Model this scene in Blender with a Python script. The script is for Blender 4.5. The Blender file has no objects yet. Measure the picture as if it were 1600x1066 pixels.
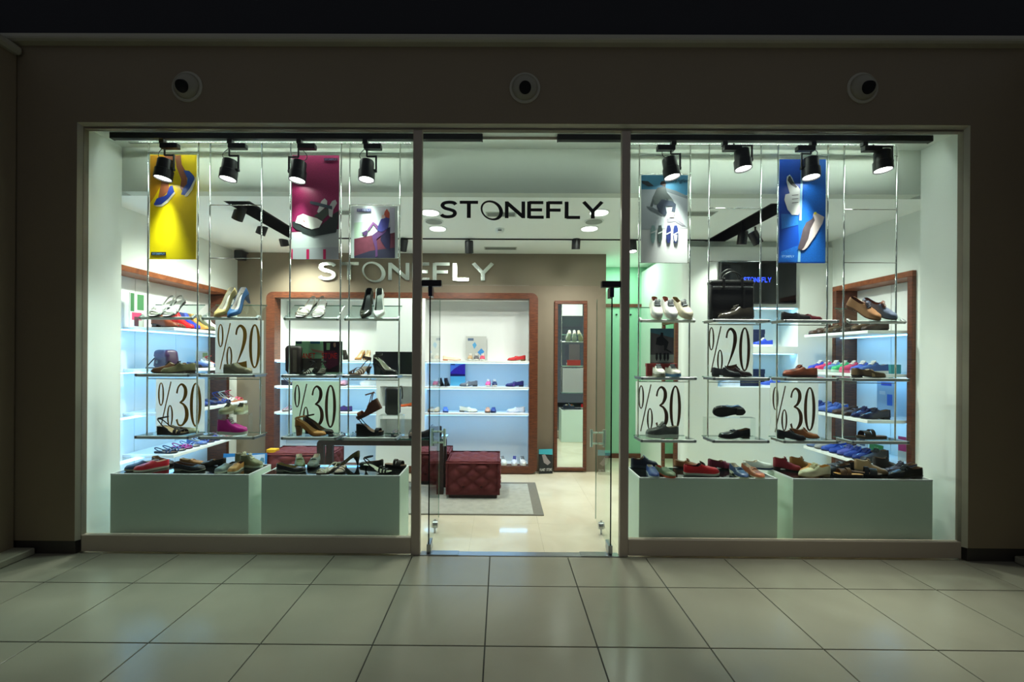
import bpy, math, random
from mathutils import Vector, Matrix
random.seed(7)
SC = bpy.context.scene
COL = SC.collection
PI = math.pi

# ------------------------------------------------------------------ camera
F_PX, SX, SY, YAW, ROLL = 669.47, -19.44, 25.47, -0.0046, 0.0062
CAM = Vector((0.0, -3.3106, 1.5398))
cam_d = bpy.data.cameras.new('camera')
cam_d.sensor_width = 36.0
cam_d.lens = F_PX / 1600 * 36
cam_d.clip_start = 0.05
cy_, sy_ = math.cos(YAW), math.sin(YAW)
R0 = Vector((cy_, -sy_, 0)); FW = Vector((sy_, cy_, 0)); UP0 = Vector((0, 0, 1))
cr, sr = math.cos(ROLL), math.sin(ROLL)
RV = R0 * cr + UP0 * sr
UV = UP0 * cr - R0 * sr
cam_d.shift_x = -(cr * SX - sr * SY) / 1600
cam_d.shift_y = (sr * SX + cr * SY) / 1600
cam = bpy.data.objects.new('camera', cam_d)
COL.objects.link(cam)
m = Matrix.Identity(4)
for r in range(3):
    m[r][0] = RV[r]; m[r][1] = UV[r]; m[r][2] = -FW[r]; m[r][3] = CAM[r]
cam.matrix_world = m
SC.camera = cam

# ------------------------------------------------------------------ world, exposure
W = bpy.data.worlds.new('night_mall')
SC.world = W
W.use_nodes = True
W.node_tree.nodes['Background'].inputs[0].default_value = (0.80, 0.86, 1.0, 1)
W.node_tree.nodes['Background'].inputs[1].default_value = 0.1
SC.view_settings.view_transform = 'Standard'
SC.view_settings.look = 'None'
SC.view_settings.gamma = 1
SC.view_settings.use_curve_mapping = False
SC.view_settings.exposure = 0.0

SPOT_W, DOWN_W, LED_S, SHOP_W = 112.0, 15.0, 0.80, 58.0
WARMW = (0.96, 1.0, 0.90); GREENW = (0.82, 1.0, 0.92); BLUEW = (0.22, 0.57, 1.0); BATTEN = 75.0

# ------------------------------------------------------------------ helpers
def ray(px, py):
    u, v = px - 800, py - 533
    u0 = cr * u + sr * v - SX
    v0 = -sr * u + cr * v - SY
    return R0 * (u0 / F_PX) + FW - UP0 * (v0 / F_PX)
def P(px, py, Y):
    d = ray(px, py); t = (Y - CAM.y) / d.y
    return CAM + d * t
def PZ(px, py, Z):
    d = ray(px, py); t = (Z - CAM.z) / d.z
    return CAM + d * t
def PX_(px, py, X):
    d = ray(px, py); t = (X - CAM.x) / d.x
    return CAM + d * t

def lin(c):
    return tuple(((v / 255) / 12.92 if v / 255 <= 0.04045 else ((v / 255 + 0.055) / 1.055) ** 2.4) for v in c)

MATS = {}
def mat(name, rgb, rough=0.5, metal=0.0, var=0.06, scale=8.0, bump=0.0, coat=0.0, spec=0.5):
    if name in MATS: return MATS[name]
    M = bpy.data.materials.new(name); M.use_nodes = True
    nt = M.node_tree; b = nt.nodes['Principled BSDF']
    c = lin(rgb)
    b.inputs['Roughness'].default_value = rough
    b.inputs['Metallic'].default_value = metal
    b.inputs['Coat Weight'].default_value = coat
    b.inputs['Specular IOR Level'].default_value = spec
    tc = nt.nodes.new('ShaderNodeTexCoord')
    n = nt.nodes.new('ShaderNodeTexNoise'); n.inputs['Scale'].default_value = scale; n.inputs['Detail'].default_value = 4
    nt.links.new(tc.outputs['Object'], n.inputs['Vector'])
    r = nt.nodes.new('ShaderNodeValToRGB')
    r.color_ramp.elements[0].color = tuple(v * (1 - var) for v in c) + (1,)
    r.color_ramp.elements[1].color = tuple(min(1, v * (1 + var)) for v in c) + (1,)
    nt.links.new(n.outputs['Fac'], r.inputs['Fac'])
    nt.links.new(r.outputs['Color'], b.inputs['Base Color'])
    if bump:
        bp = nt.nodes.new('ShaderNodeBump'); bp.inputs['Strength'].default_value = bump; bp.inputs['Distance'].default_value = 0.01
        nt.links.new(n.outputs['Fac'], bp.inputs['Height']); nt.links.new(bp.outputs['Normal'], b.inputs['Normal'])
    MATS[name] = M
    return M
def wood(name, c1, c2, scale=(3, 3, 30), rough=0.4):
    if name in MATS: return MATS[name]
    M = bpy.data.materials.new(name); M.use_nodes = True
    nt = M.node_tree; b = nt.nodes['Principled BSDF']; b.inputs['Roughness'].default_value = rough
    tc = nt.nodes.new('ShaderNodeTexCoord'); mp = nt.nodes.new('ShaderNodeMapping'); mp.inputs['Scale'].default_value = scale
    n = nt.nodes.new('ShaderNodeTexNoise'); n.inputs['Scale'].default_value = 4; n.inputs['Detail'].default_value = 8; n.inputs['Distortion'].default_value = 0.6
    r = nt.nodes.new('ShaderNodeValToRGB')
    r.color_ramp.elements[0].position = 0.3; r.color_ramp.elements[1].position = 0.7
    r.color_ramp.elements[0].color = lin(c1) + (1,); r.color_ramp.elements[1].color = lin(c2) + (1,)
    nt.links.new(tc.outputs['Object'], mp.inputs['Vector']); nt.links.new(mp.outputs['Vector'], n.inputs['Vector'])
    nt.links.new(n.outputs['Fac'], r.inputs['Fac']); nt.links.new(r.outputs['Color'], b.inputs['Base Color'])
    MATS[name] = M
    return M
def glass(name, tint=(0.95, 0.985, 0.965), ior=1.45, rough=0.0):
    if name in MATS: return MATS[name]
    M = bpy.data.materials.new(name); M.use_nodes = True
    nt = M.node_tree; nt.nodes.remove(nt.nodes['Principled BSDF'])
    o = nt.nodes['Material Output']
    t = nt.nodes.new('ShaderNodeBsdfTransparent'); t.inputs[0].default_value = tint + (1,)
    g = nt.nodes.new('ShaderNodeBsdfGlossy'); g.inputs['Roughness'].default_value = rough
    f = nt.nodes.new('ShaderNodeFresnel'); f.inputs[0].default_value = ior
    mx = nt.nodes.new('ShaderNodeMixShader')
    ge = nt.nodes.new('ShaderNodeNewGeometry')
    iv = nt.nodes.new('ShaderNodeMath'); iv.operation = 'SUBTRACT'; iv.inputs[0].default_value = 1.0
    mu = nt.nodes.new('ShaderNodeMath'); mu.operation = 'MULTIPLY'; mu.use_clamp = True
    bk = nt.nodes.new('ShaderNodeMath'); bk.operation = 'MULTIPLY'; bk.inputs[1].default_value = 1.0
    nt.links.new(ge.outputs['Backfacing'], bk.inputs[0]); nt.links.new(bk.outputs[0], iv.inputs[1])
    nt.links.new(f.outputs[0], mu.inputs[0]); nt.links.new(iv.outputs[0], mu.inputs[1])
    nt.links.new(mu.outputs[0], mx.inputs[0]); nt.links.new(t.outputs[0], mx.inputs[1]); nt.links.new(g.outputs[0], mx.inputs[2])
    nt.links.new(mx.outputs[0], o.inputs[0])
    MATS[name] = M
    return M
def emit(name, rgb, s):
    if name in MATS: return MATS[name]
    M = bpy.data.materials.new(name); M.use_nodes = True
    b = M.node_tree.nodes['Principled BSDF']
    b.inputs['Base Color'].default_value = rgb + (1,)
    b.inputs['Emission Color'].default_value = rgb + (1,); b.inputs['Emission Strength'].default_value = s
    MATS[name] = M
    return M
def stone(name, c1, c2, rough, scale=1.6, spec=0.5):
    if name in MATS: return MATS[name]
    M = bpy.data.materials.new(name); M.use_nodes = True
    nt = M.node_tree; b = nt.nodes['Principled BSDF']; b.inputs['Roughness'].default_value = rough; b.inputs['Specular IOR Level'].default_value = spec
    geo = nt.nodes.new('ShaderNodeNewGeometry')
    n = nt.nodes.new('ShaderNodeTexNoise'); n.inputs['Scale'].default_value = scale; n.inputs['Detail'].default_value = 7; n.inputs['Distortion'].default_value = 0.8
    r = nt.nodes.new('ShaderNodeValToRGB'); r.color_ramp.elements[0].position = 0.3; r.color_ramp.elements[1].position = 0.75
    r.color_ramp.elements[0].color = lin(c1) + (1,); r.color_ramp.elements[1].color = lin(c2) + (1,)
    nt.links.new(geo.outputs['Position'], n.inputs['Vector']); nt.links.new(n.outputs['Fac'], r.inputs['Fac'])
    nt.links.new(r.outputs['Color'], b.inputs['Base Color'])
    MATS[name] = M
    return M

def frosted(name, rgb):
    if name in MATS: return MATS[name]
    M = bpy.data.materials.new(name); M.use_nodes = True
    nt = M.node_tree; b = nt.nodes['Principled BSDF']; b.inputs['Base Color'].default_value = tuple(min(.95, v * 1.3) for v in lin(rgb)) + (1,); b.inputs['Roughness'].default_value = .3
    tl = nt.nodes.new('ShaderNodeBsdfTranslucent'); tl.inputs[0].default_value = tuple(min(1, v * 1.45) for v in lin(rgb)) + (1,)
    tp = nt.nodes.new('ShaderNodeBsdfTransparent'); tp.inputs[0].default_value = (.9, .95, .9, 1)
    m1 = nt.nodes.new('ShaderNodeMixShader'); m1.inputs[0].default_value = .72
    m2 = nt.nodes.new('ShaderNodeMixShader'); m2.inputs[0].default_value = .26
    nt.links.new(b.outputs[0], m1.inputs[1]); nt.links.new(tl.outputs[0], m1.inputs[2]); nt.links.new(m1.outputs[0], m2.inputs[1]); nt.links.new(tp.outputs[0], m2.inputs[2])
    nt.links.new(m2.outputs[0], nt.nodes['Material Output'].inputs[0])
    MATS[name] = M
    return M

class MB:
    def __init__(s): s.v = []; s.f = []; s.mi = []; s.ms = []; s.cur = 0
    def use(s, m):
        if m not in s.ms: s.ms.append(m)
        s.cur = s.ms.index(m); return s
    def add(s, vs, fs):
        o = len(s.v); s.v += [tuple(v) for v in vs]
        for f in fs: s.f.append(tuple(i + o for i in f)); s.mi.append(s.cur)
        return s
    def box(s, x0, x1, y0, y1, z0, z1):
        x0, x1 = min(x0, x1), max(x0, x1); y0, y1 = min(y0, y1), max(y0, y1); z0, z1 = min(z0, z1), max(z0, z1)
        return s.add([(x0, y0, z0), (x1, y0, z0), (x1, y1, z0), (x0, y1, z0), (x0, y0, z1), (x1, y0, z1), (x1, y1, z1), (x0, y1, z1)],
                     [(0, 3, 2, 1), (4, 5, 6, 7), (0, 1, 5, 4), (1, 2, 6, 5), (2, 3, 7, 6), (3, 0, 4, 7)])
    def cbox(s, x0, x1, y0, y1, z0, z1, c=0.005):
        x0, x1 = min(x0, x1), max(x0, x1); y0, y1 = min(y0, y1), max(y0, y1); z0, z1 = min(z0, z1), max(z0, z1)
        c = min(c, (x1 - x0) * .45, (y1 - y0) * .45, (z1 - z0) * .45)
        X = (x0, x1); Y = (y0, y1); Z = (z0, z1); sg = (1, -1)
        vs = []; idx = {}
        for i in (0, 1):
            for j in (0, 1):
                for k in (0, 1):
                    a, b_, d = X[i], Y[j], Z[k]
                    idx[i, j, k, 0] = len(vs); vs.append((a, b_ + sg[j] * c, d + sg[k] * c))
                    idx[i, j, k, 1] = len(vs); vs.append((a + sg[i] * c, b_, d + sg[k] * c))
                    idx[i, j, k, 2] = len(vs); vs.append((a + sg[i] * c, b_ + sg[j] * c, d))
        fs = []
        q = lambda *t: [idx[x] for x in t]
        for i in (0, 1):
            f = q((i, 0, 0, 0), (i, 1, 0, 0), (i, 1, 1, 0), (i, 0, 1, 0)); fs.append(f if i else f[::-1])
            f = q((0, i, 0, 1), (0, i, 1, 1), (1, i, 1, 1), (1, i, 0, 1)); fs.append(f if i else f[::-1])
            f = q((0, 0, i, 2), (1, 0, i, 2), (1, 1, i, 2), (0, 1, i, 2)); fs.append(f if i else f[::-1])
        for i in (0, 1):
            for j in (0, 1):
                f = q((i, j, 0, 0), (i, j, 1, 0), (i, j, 1, 1), (i, j, 0, 1)); fs.append(f if (i + j) % 2 else f[::-1])
                f = q((i, 0, j, 0), (i, 1, j, 0), (i, 1, j, 2), (i, 0, j, 2)); fs.append(f[::-1] if (i + j) % 2 else f)
                f = q((0, i, j, 1), (1, i, j, 1), (1, i, j, 2), (0, i, j, 2)); fs.append(f if (i + j) % 2 else f[::-1])
        for i in (0, 1):
            for j in (0, 1):
                for k in (0, 1):
                    f = q((i, j, k, 0), (i, j, k, 1), (i, j, k, 2)); fs.append(f if (i + j + k) % 2 else f[::-1])
        return s.add(vs, fs)
    def tube(s, pts, r, n=8, cap=True):
        pts = [Vector(p) for p in pts]; rings = []
        up = Vector((0, 0, 1))
        for i, p in enumerate(pts):
            d = (pts[min(i + 1, len(pts) - 1)] - pts[max(i - 1, 0)]).normalized()
            a = d.cross(up)
            if a.length < 1e-4: a = d.cross(Vector((0, 1, 0)))
            a.normalize(); b = a.cross(d)
            rr = r[i] if isinstance(r, (list, tuple)) else r
            rings.append([p + (a * math.cos(2 * PI * k / n) + b * math.sin(2 * PI * k / n)) * rr for k in range(n)])
        vs = [v for rg in rings for v in rg]; fs = []
        for i in range(len(pts) - 1):
            for k in range(n):
                fs.append((i * n + k, i * n + (k + 1) % n, (i + 1) * n + (k + 1) % n, (i + 1) * n + k))
        if cap: fs.append(tuple(range(n))[::-1]); fs.append(tuple((len(pts) - 1) * n + k for k in range(n)))
        return s.add(vs, fs)
    def lathe(s, prof, c=(0, 0, 0), axis='z', n=20):
        vs = []; fs = []
        for (r, h) in prof:
            for k in range(n):
                a = 2 * PI * k / n; x, y = r * math.cos(a), r * math.sin(a)
                p = {'z': (x, y, h), 'y': (x, -h, y), 'x': (h, x, y)}[axis]
                vs.append((c[0] + p[0], c[1] + p[1], c[2] + p[2]))
        for i in range(len(prof) - 1):
            for k in range(n):
                fs.append((i * n + k, i * n + (k + 1) % n, (i + 1) * n + (k + 1) % n, (i + 1) * n + k))
        fs.append(tuple(range(n))[::-1]); fs.append(tuple((len(prof) - 1) * n + k for k in range(n)))
        return s.add(vs, fs)
    def poly(s, pts, n_, th):            # closed outline (3d points), extruded along n_ by th
        n_ = Vector(n_) * th; k = len(pts)
        vs = [Vector(p) for p in pts] + [Vector(p) + n_ for p in pts]
        fs = [tuple(range(k)), tuple(range(k, 2 * k))[::-1]] + [(i, i + k, (i + 1) % k + k, (i + 1) % k) for i in range(k)]
        return s.add(vs, fs)
    def mesh(s, name, smooth=False):
        me = bpy.data.meshes.new(name); me.from_pydata(s.v, [], s.f)
        for m_ in s.ms: me.materials.append(m_)
        if s.ms: me.polygons.foreach_set('material_index', s.mi)
        if smooth:
            me.polygons.foreach_set('use_smooth', [True] * len(me.polygons))
        me.validate(); me.update()
        return me
    def build(s, name, m_=None, parent=None, smooth=False):
        if m_ is not None: s.ms = [m_]; s.mi = [0] * len(s.f)
        return obj(name, s.mesh(name, smooth), None, parent)

def autosmooth(me, ang=40):
    me.polygons.foreach_set('use_smooth', [True] * len(me.polygons))
    try: me.set_sharp_from_angle(angle=math.radians(ang))
    except Exception: pass
def obj(name, me, m_=None, parent=None):
    o = bpy.data.objects.new(name, me); COL.objects.link(o)
    if m_ is not None: me.materials.clear(); me.materials.append(m_)
    if parent is not None: o.parent = parent
    return o
def tag(o, label, cat, group=None):
    o['label'] = label; o['category'] = cat
    if group: o['group'] = group
    return o
def thing(name, label, cat, loc=(0, 0, 0), rz=0, group=None):
    o = bpy.data.objects.new(name, None); COL.objects.link(o)
    o.empty_display_size = 0.05
    o.location = loc; o.rotation_euler = (0, 0, rz)
    return tag(o, label, cat, group)
def struct(o): o['kind'] = 'structure'; return o
def lamp(name, kind, loc, energy, color, parent=None, size=0.2, size_y=None, angle=90, blend=0.6, target=None, rot=None):
    L = bpy.data.lights.new(name, kind); L.energy = energy; L.color = color
    if kind == 'SPOT': L.spot_size = math.radians(angle); L.spot_blend = blend; L.shadow_soft_size = size
    elif kind == 'AREA':
        L.size = size
        if size_y: L.shape = 'RECTANGLE'; L.size_y = size_y
        else: L.shape = 'DISK'
    else: L.shadow_soft_size = size
    o = bpy.data.objects.new(name, L); COL.objects.link(o)
    o.location = loc
    if target is not None:
        o.rotation_euler = (Vector(target) - Vector(loc)).to_track_quat('-Z', 'Y').to_euler()
    if rot: o.rotation_euler = rot
    if parent is not None:
        o.parent = parent; o.matrix_parent_inverse = Matrix.Identity(4)
    return o

# ------------------------------------------------------------------ materials
M_WHITE = mat('white_paint', (232, 238, 232), 0.55, var=0.015)
M_CEIL = mat('ceiling_paint', (246, 250, 246), 0.7, var=0.015)
M_BULK = mat('bulkhead_paint', (196, 204, 194), 0.7, var=0.02)
M_LAC = mat('white_lacquer', (236, 240, 238), 0.3, var=0.01)
M_TAUPE = mat('taupe_paint', (128, 116, 98), 0.7, var=0.04)
M_GREEN = mat('green_cast_paint', (150, 205, 172), 0.55, var=0.03)  # green cast of glass and light is put into this wall colour
M_FACADE = mat('facade_plaster', (138, 124, 98), 0.75, var=0.05, scale=3)
M_REVEAL = mat('reveal_trim', (176, 172, 150), 0.45, var=0.03)
M_DARKWALL = mat('dark_fascia', (34, 34, 38), 0.8, var=0.05)
M_FRAME = mat('bronze_frame', (182, 168, 150), 0.42, metal=0.1, var=0.04)
M_FRAMED = mat('dark_bronze_frame', (120, 110, 94), 0.45, metal=0.1, var=0.04)
M_BASE = mat('dark_baseboard', (60, 56, 50), 0.5, var=0.05)
M_STONE = stone('column_base_stone', (150, 146, 126), (172, 168, 148), 0.4)
M_TILE = stone('mall_tile', (142, 139, 122), (154, 151, 134), 0.19, 1.3, 0.2)
M_GROUT = mat('grout', (52, 54, 48), 0.9)
M_STILE = stone('shop_marble_tile', (214, 203, 176), (236, 228, 204), 0.07, 1.7)
M_SGROUT = mat('shop_grout', (196, 186, 160), 0.6)
M_WOOD = wood('walnut', (70, 36, 22), (114, 62, 36), (3, 3, 22))
M_WOODH = wood('walnut_horizontal', (104, 54, 30), (152, 86, 48), (3, 3, 3))
M_DWOOD = wood('dark_wenge', (30, 15, 13), (54, 29, 25), (8, 8, 8), 0.5)
M_CHROME = mat('chrome', (214, 218, 214), 0.12, metal=1.0, var=0.02)
M_SATIN = mat('satin_aluminium', (228, 232, 228), 0.36, metal=0.55, var=0.03)
M_STEEL = mat('brushed_steel', (168, 172, 172), 0.32, metal=1.0, var=0.04)
M_BLACK = mat('black_lamp', (14, 14, 16), 0.45, var=0.1)
M_TRACK = mat('black_track', (10, 10, 12), 0.55, var=0.1)
M_PLINTH = mat('plinth_lacquer', (214, 232, 216), 0.32, var=0.012)
M_PTOP = mat('smoked_mirror', (52, 58, 58), 0.04, metal=0.85, var=0.03)
M_GLASS = glass('clear_glass')
M_ACRYL = glass('clear_acrylic', (0.94, 0.97, 0.96), 1.4)
M_SHELFG = glass('shelf_glass', (0.90, 0.965, 0.94), 1.5)
M_GEDGE = mat('glass_edge', (120, 168, 148), 0.1, var=0.02)
M_MIRROR = mat('mirror_silver', (232, 240, 236), 0.01, metal=1.0, var=0.0)
M_DECAL = mat('black_vinyl', (34, 34, 30), 0.5)
M_GOLD = mat('gold_print', (156, 112, 34), 0.35, metal=0.2, var=0.15)
M_BRONZE_P = mat('bronze_print', (92, 62, 34), 0.4, var=0.15)
M_CARD = mat('sign_board', (206, 212, 200), 0.25, var=0.03, scale=3)
M_RUG = mat('rug_pile', (172, 172, 160), 0.95, var=0.22, scale=14, bump=0.6)
M_RUGB = mat('rug_border', (120, 116, 104), 0.9, var=0.1, scale=40)
M_VELVET = mat('burgundy_velvet', (98, 34, 36), 0.75, var=0.15, scale=30)
M_LED = emit('led_strip', BLUEW, LED_S * 9)
M_DISC = emit('lamp_lens', (1.0, 0.99, 0.96), 14.0)
M_DOWN = emit('downlight_lens', (0.96, 1.0, 0.93), 3.0)
M_TV = mat('tv_screen', (8, 9, 10), 0.06, var=0.0)
M_TVTXT = emit('tv_blue_text', (0.02, 0.06, 1.0), 1.6)

# ------------------------------------------------------------------ floors
X_T, Y_T, TS = -3.0792, -0.428, 0.6
fl = MB().box(-6.2, 6.4, -6.5, 0.0, -0.08, -0.006).build('floor', M_GROUT); struct(fl)
tm = MB().cbox(0.0034, TS - 0.0034, 0.0034, TS - 0.0034, -0.012, 0, 0.0015).mesh('floor_tile'); tm.materials.append(M_TILE)
tc_ = MB().cbox(0.0034, TS - 0.0034, 0.0034, 0.426, -0.012, 0, 0.0015).mesh('floor_tile_cut'); tc_.materials.append(M_TILE)
for i in range(-5, 15):
    for j in range(0, 9):
        o = obj('floor_tile', tc_ if j == 0 else tm, None, fl)
        o.location = (X_T + i * TS, Y_T - j * TS, 0)
BX0, BX1, BY = -3.585, 3.9, 2.48
fs_ = MB().box(-3.85, 4.25, 0.0, 3.5, -0.08, -0.006).build('floor', M_SGROUT); struct(fs_)
ts_m = MB().cbox(0.0003, TS - 0.0003, 0.0003, TS - 0.0003, -0.012, 0, 0.0003).mesh('shop_tile'); ts_m.materials.append(M_STILE)
for i in range(-1, 13):
    for j in range(0, 6):
        o = obj('floor_tile', ts_m, None, fs_); o.location = (-3.35 + i * TS - 0.5, 0.06 + j * TS - 0.0, 0)
        if j == 5: o.scale = (1, 0.7, 1)

# ------------------------------------------------------------------ facade
WY = -0.028
ox0 = P(119, 500, WY).x; ox1 = P(1514, 500, WY).x
ozt = P(800, 193.5, WY).z
cz = P(800, 73.5, WY).z
f = MB()
f.box(-6.2, ox0, WY, 0.044, 0.105, cz); f.box(ox1, 6.4, WY, 0.044, 0.105, cz); f.box(ox0, ox1, WY, 0.044, ozt, cz)
struct(f.build('wall_front', M_FACADE))
b = MB().box(-6.2, ox0 - 0.012, WY + 0.015, 0.044, 0, 0.105); struct(b.build('baseboard_left', M_BASE))
b = MB().box(ox1 + 0.012, 6.4, WY + 0.015, 0.044, 0, 0.105); struct(b.build('baseboard_right', M_BASE))
r = MB()
rw = 0.018
r.add([(ox0, WY - .002, .105), (ox0 + rw, 0.0, .105), (ox0 + rw, 0.0, ozt - rw), (ox0, WY - .002, ozt)], [(0, 1, 2, 3)])
r.add([(ox1, WY - .002, .105), (ox1 - rw, 0.0, .105), (ox1 - rw, 0.0, ozt - rw), (ox1, WY - .002, ozt)], [(3, 2, 1, 0)])
r.add([(ox0, WY - .002, ozt), (ox0 + rw, 0.0, ozt - rw), (ox1 - rw, 0.0, ozt - rw), (ox1, WY - .002, ozt)], [(0, 1, 2, 3)])
struct(r.build('trim_1', M_REVEAL))
c = MB()
prof = [(WY + .02, cz), (WY - .05, cz), (WY - .065, cz + .01), (WY - .07, cz + .022), (WY - .07, cz + .045), (WY + .02, cz + .045)]
c.poly([(-6.2, y, z) for y, z in prof], (1, 0, 0), 12.6)
struct(c.build('trim_2', M_REVEAL))
struct(MB().box(-6.2, 6.4, WY - .05, 0.3, cz + .045, 7.0).build('wall_top', M_DARKWALL))
# side columns
for nm, xa, xb, s in (('pillar', -3.735, -5.6, 1), ('pillar', 4.07, 5.8, -1)):
    p = MB(); p.cbox(xa, xb, -1.35, WY - .001, 0.0, cz - .02, 0.012); po = struct(p.build(nm, M_FACADE))
    q = MB(); q.cbox(xa + s * .16, xb, -1.5, WY - .002, 0.0, 0.055, 0.008); q.build('pillar_base', M_STONE, po)
    q = MB(); q.cbox(xa + s * .05, xb, -1.4, WY - .003, cz - .09, cz - .02, 0.02); q.build('pillar_cap', M_REVEAL, po)
# eyeball wall lamps (unlit)
for i, (px, py, hx, nmx) in enumerate(((293, 136, -9, 'leftmost'), (820, 138, -1, 'middle'), (1347, 138, 7, 'rightmost'))):
    c = P(px, py, WY)
    t = thing('wall_eyeball_lamp', f'{nmx} of three unlit round eyeball lamps on wall above shop window', 'wall lamp', c, group='eyeball lamps above the window')
    MB().lathe([(0.118, 0.0), (0.118, 0.006), (0.108, 0.012)], axis='y', n=28).build('rim', M_REVEAL, t)
    d = MB(); pr = [(0.1 * math.cos(a), 0.008 + 0.052 * math.sin(a)) for a in [k * PI / 2 / 9 for k in range(9)]] + [(0.010, .0598)]
    d.lathe(pr, axis='y', n=28); d.build('dome', mat('lamp_dome', (150, 146, 124), 0.35), t, True)
    ax = Vector((0, -0.058, -0.030)); n_ = Vector((0, -.86, -.5)).normalized()
    k = MB(); k.tube([ax + n_ * -0.02, ax + n_ * 0.011], [0.046, 0.044], 20); k.build('aperture', mat('aperture_black', (4, 4, 4), 0.9), t)

# window frame
FY0, FY1 = 0.0, 0.045
fx0 = ox0 + rw; fx1 = ox1 - rw; fzt = ozt - rw
ix0 = P(138, 400, FY1).x; ix1 = P(1495.5, 400, FY1).x; izt = P(800, 208, FY1).z; izb = P(400, 838.5, FY0).z
ml0, ml1 = P(645, 500, FY0).x - .006, P(658, 500, FY0).x
mr0, mr1 = P(970.5, 500, FY0).x, P(984, 500, FY0).x
g = MB()
t = bpy.data.objects.new('window_frame', None); COL.objects.link(t); struct(t)
for nm, a in (('jamb', (fx0, ix0, FY0, FY1, 0, fzt)), ('jamb', (ix1, fx1, FY0, FY1, 0, fzt)), ('head', (ix0, ix1, FY0, FY1, izt, fzt)),
              ('mullion', (ml0, ml1, FY0 + .002, FY1, 0, izt)), ('mullion', (mr0, mr1, FY0 + .002, FY1, 0, izt)),
              ('bottom_rail', (ix0, ml0, FY0, FY1, 0.012, izb)), ('bottom_rail', (mr1, ix1, FY0, FY1, 0.012, izb))):
    MB().cbox(*a, 0.004).build(nm, M_FRAMED if nm in ('jamb', 'head') else M_FRAME, t)
trz = P(800, 446, 0.03).z
for nm, a in (('window_1', (ix0, ml0, .030, .038, izb, izt)), ('window_2', (mr1, ix1, .030, .038, izb, izt)), ('window_3', (ml1, mr0, .030, .038, trz, izt))):
    struct(MB().box(*a).build(nm, M_GLASS))
struct(MB().cbox(ml1, mr0, 0.0, 0.07, -.004, 0.006, .002).build('trim_3', M_STEEL))

# ------------------------------------------------------------------ lettering strokes
def cr_spline(pts, n=7):
    out = []
    for i in range(len(pts) - 1):
        p0, p1, p2, p3 = pts[max(i - 1, 0)], pts[i], pts[i + 1], pts[min(i + 2, len(pts) - 1)]
        for k in range(n):
            t = k / n
            out.append(tuple(0.5 * ((2 * b_) + (-a + c_) * t + (2 * a - 5 * b_ + 4 * c_ - d) * t * t + (-a + 3 * b_ - 3 * c_ + d) * t ** 3) for a, b_, c_, d in zip(p0, p1, p2, p3)))
    out.append(tuple(pts[-1])); return out
def strip(L, R_):
    return L, R_
def stroke(pts, smooth=True):
    q = cr_spline(pts) if smooth else pts
    L = []; R_ = []
    for i, (x, z, w) in enumerate(q):
        a = q[max(i - 1, 0)]; b_ = q[min(i + 1, len(q) - 1)]
        d = Vector((b_[0] - a[0], b_[1] - a[1])).normalized(); n_ = Vector((-d.y, d.x))
        L.append((x + n_.x * w / 2, z + n_.y * w / 2)); R_.append((x - n_.x * w / 2, z - n_.y * w / 2))
    return (L, R_)
def ring(cx, cz_, rx, rz, tx, tz, skew=0, off=0):
    L = []; R_ = []
    for k in range(29):
        a = 2 * PI * k / 28
        L.append((cx + rx * math.cos(a) + skew * math.sin(a), cz_ + rz * math.sin(a)))
        R_.append((cx + off + (rx - tx) * math.cos(a) + skew * .8 * math.sin(a), cz_ + (rz - tz) * math.sin(a)))
    return (L, R_)
w_ = .18
bar = lambda x0, z0, x1, z1, w=w_: stroke([(x0, z0, w), (x1, z1, w)], False)
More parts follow.
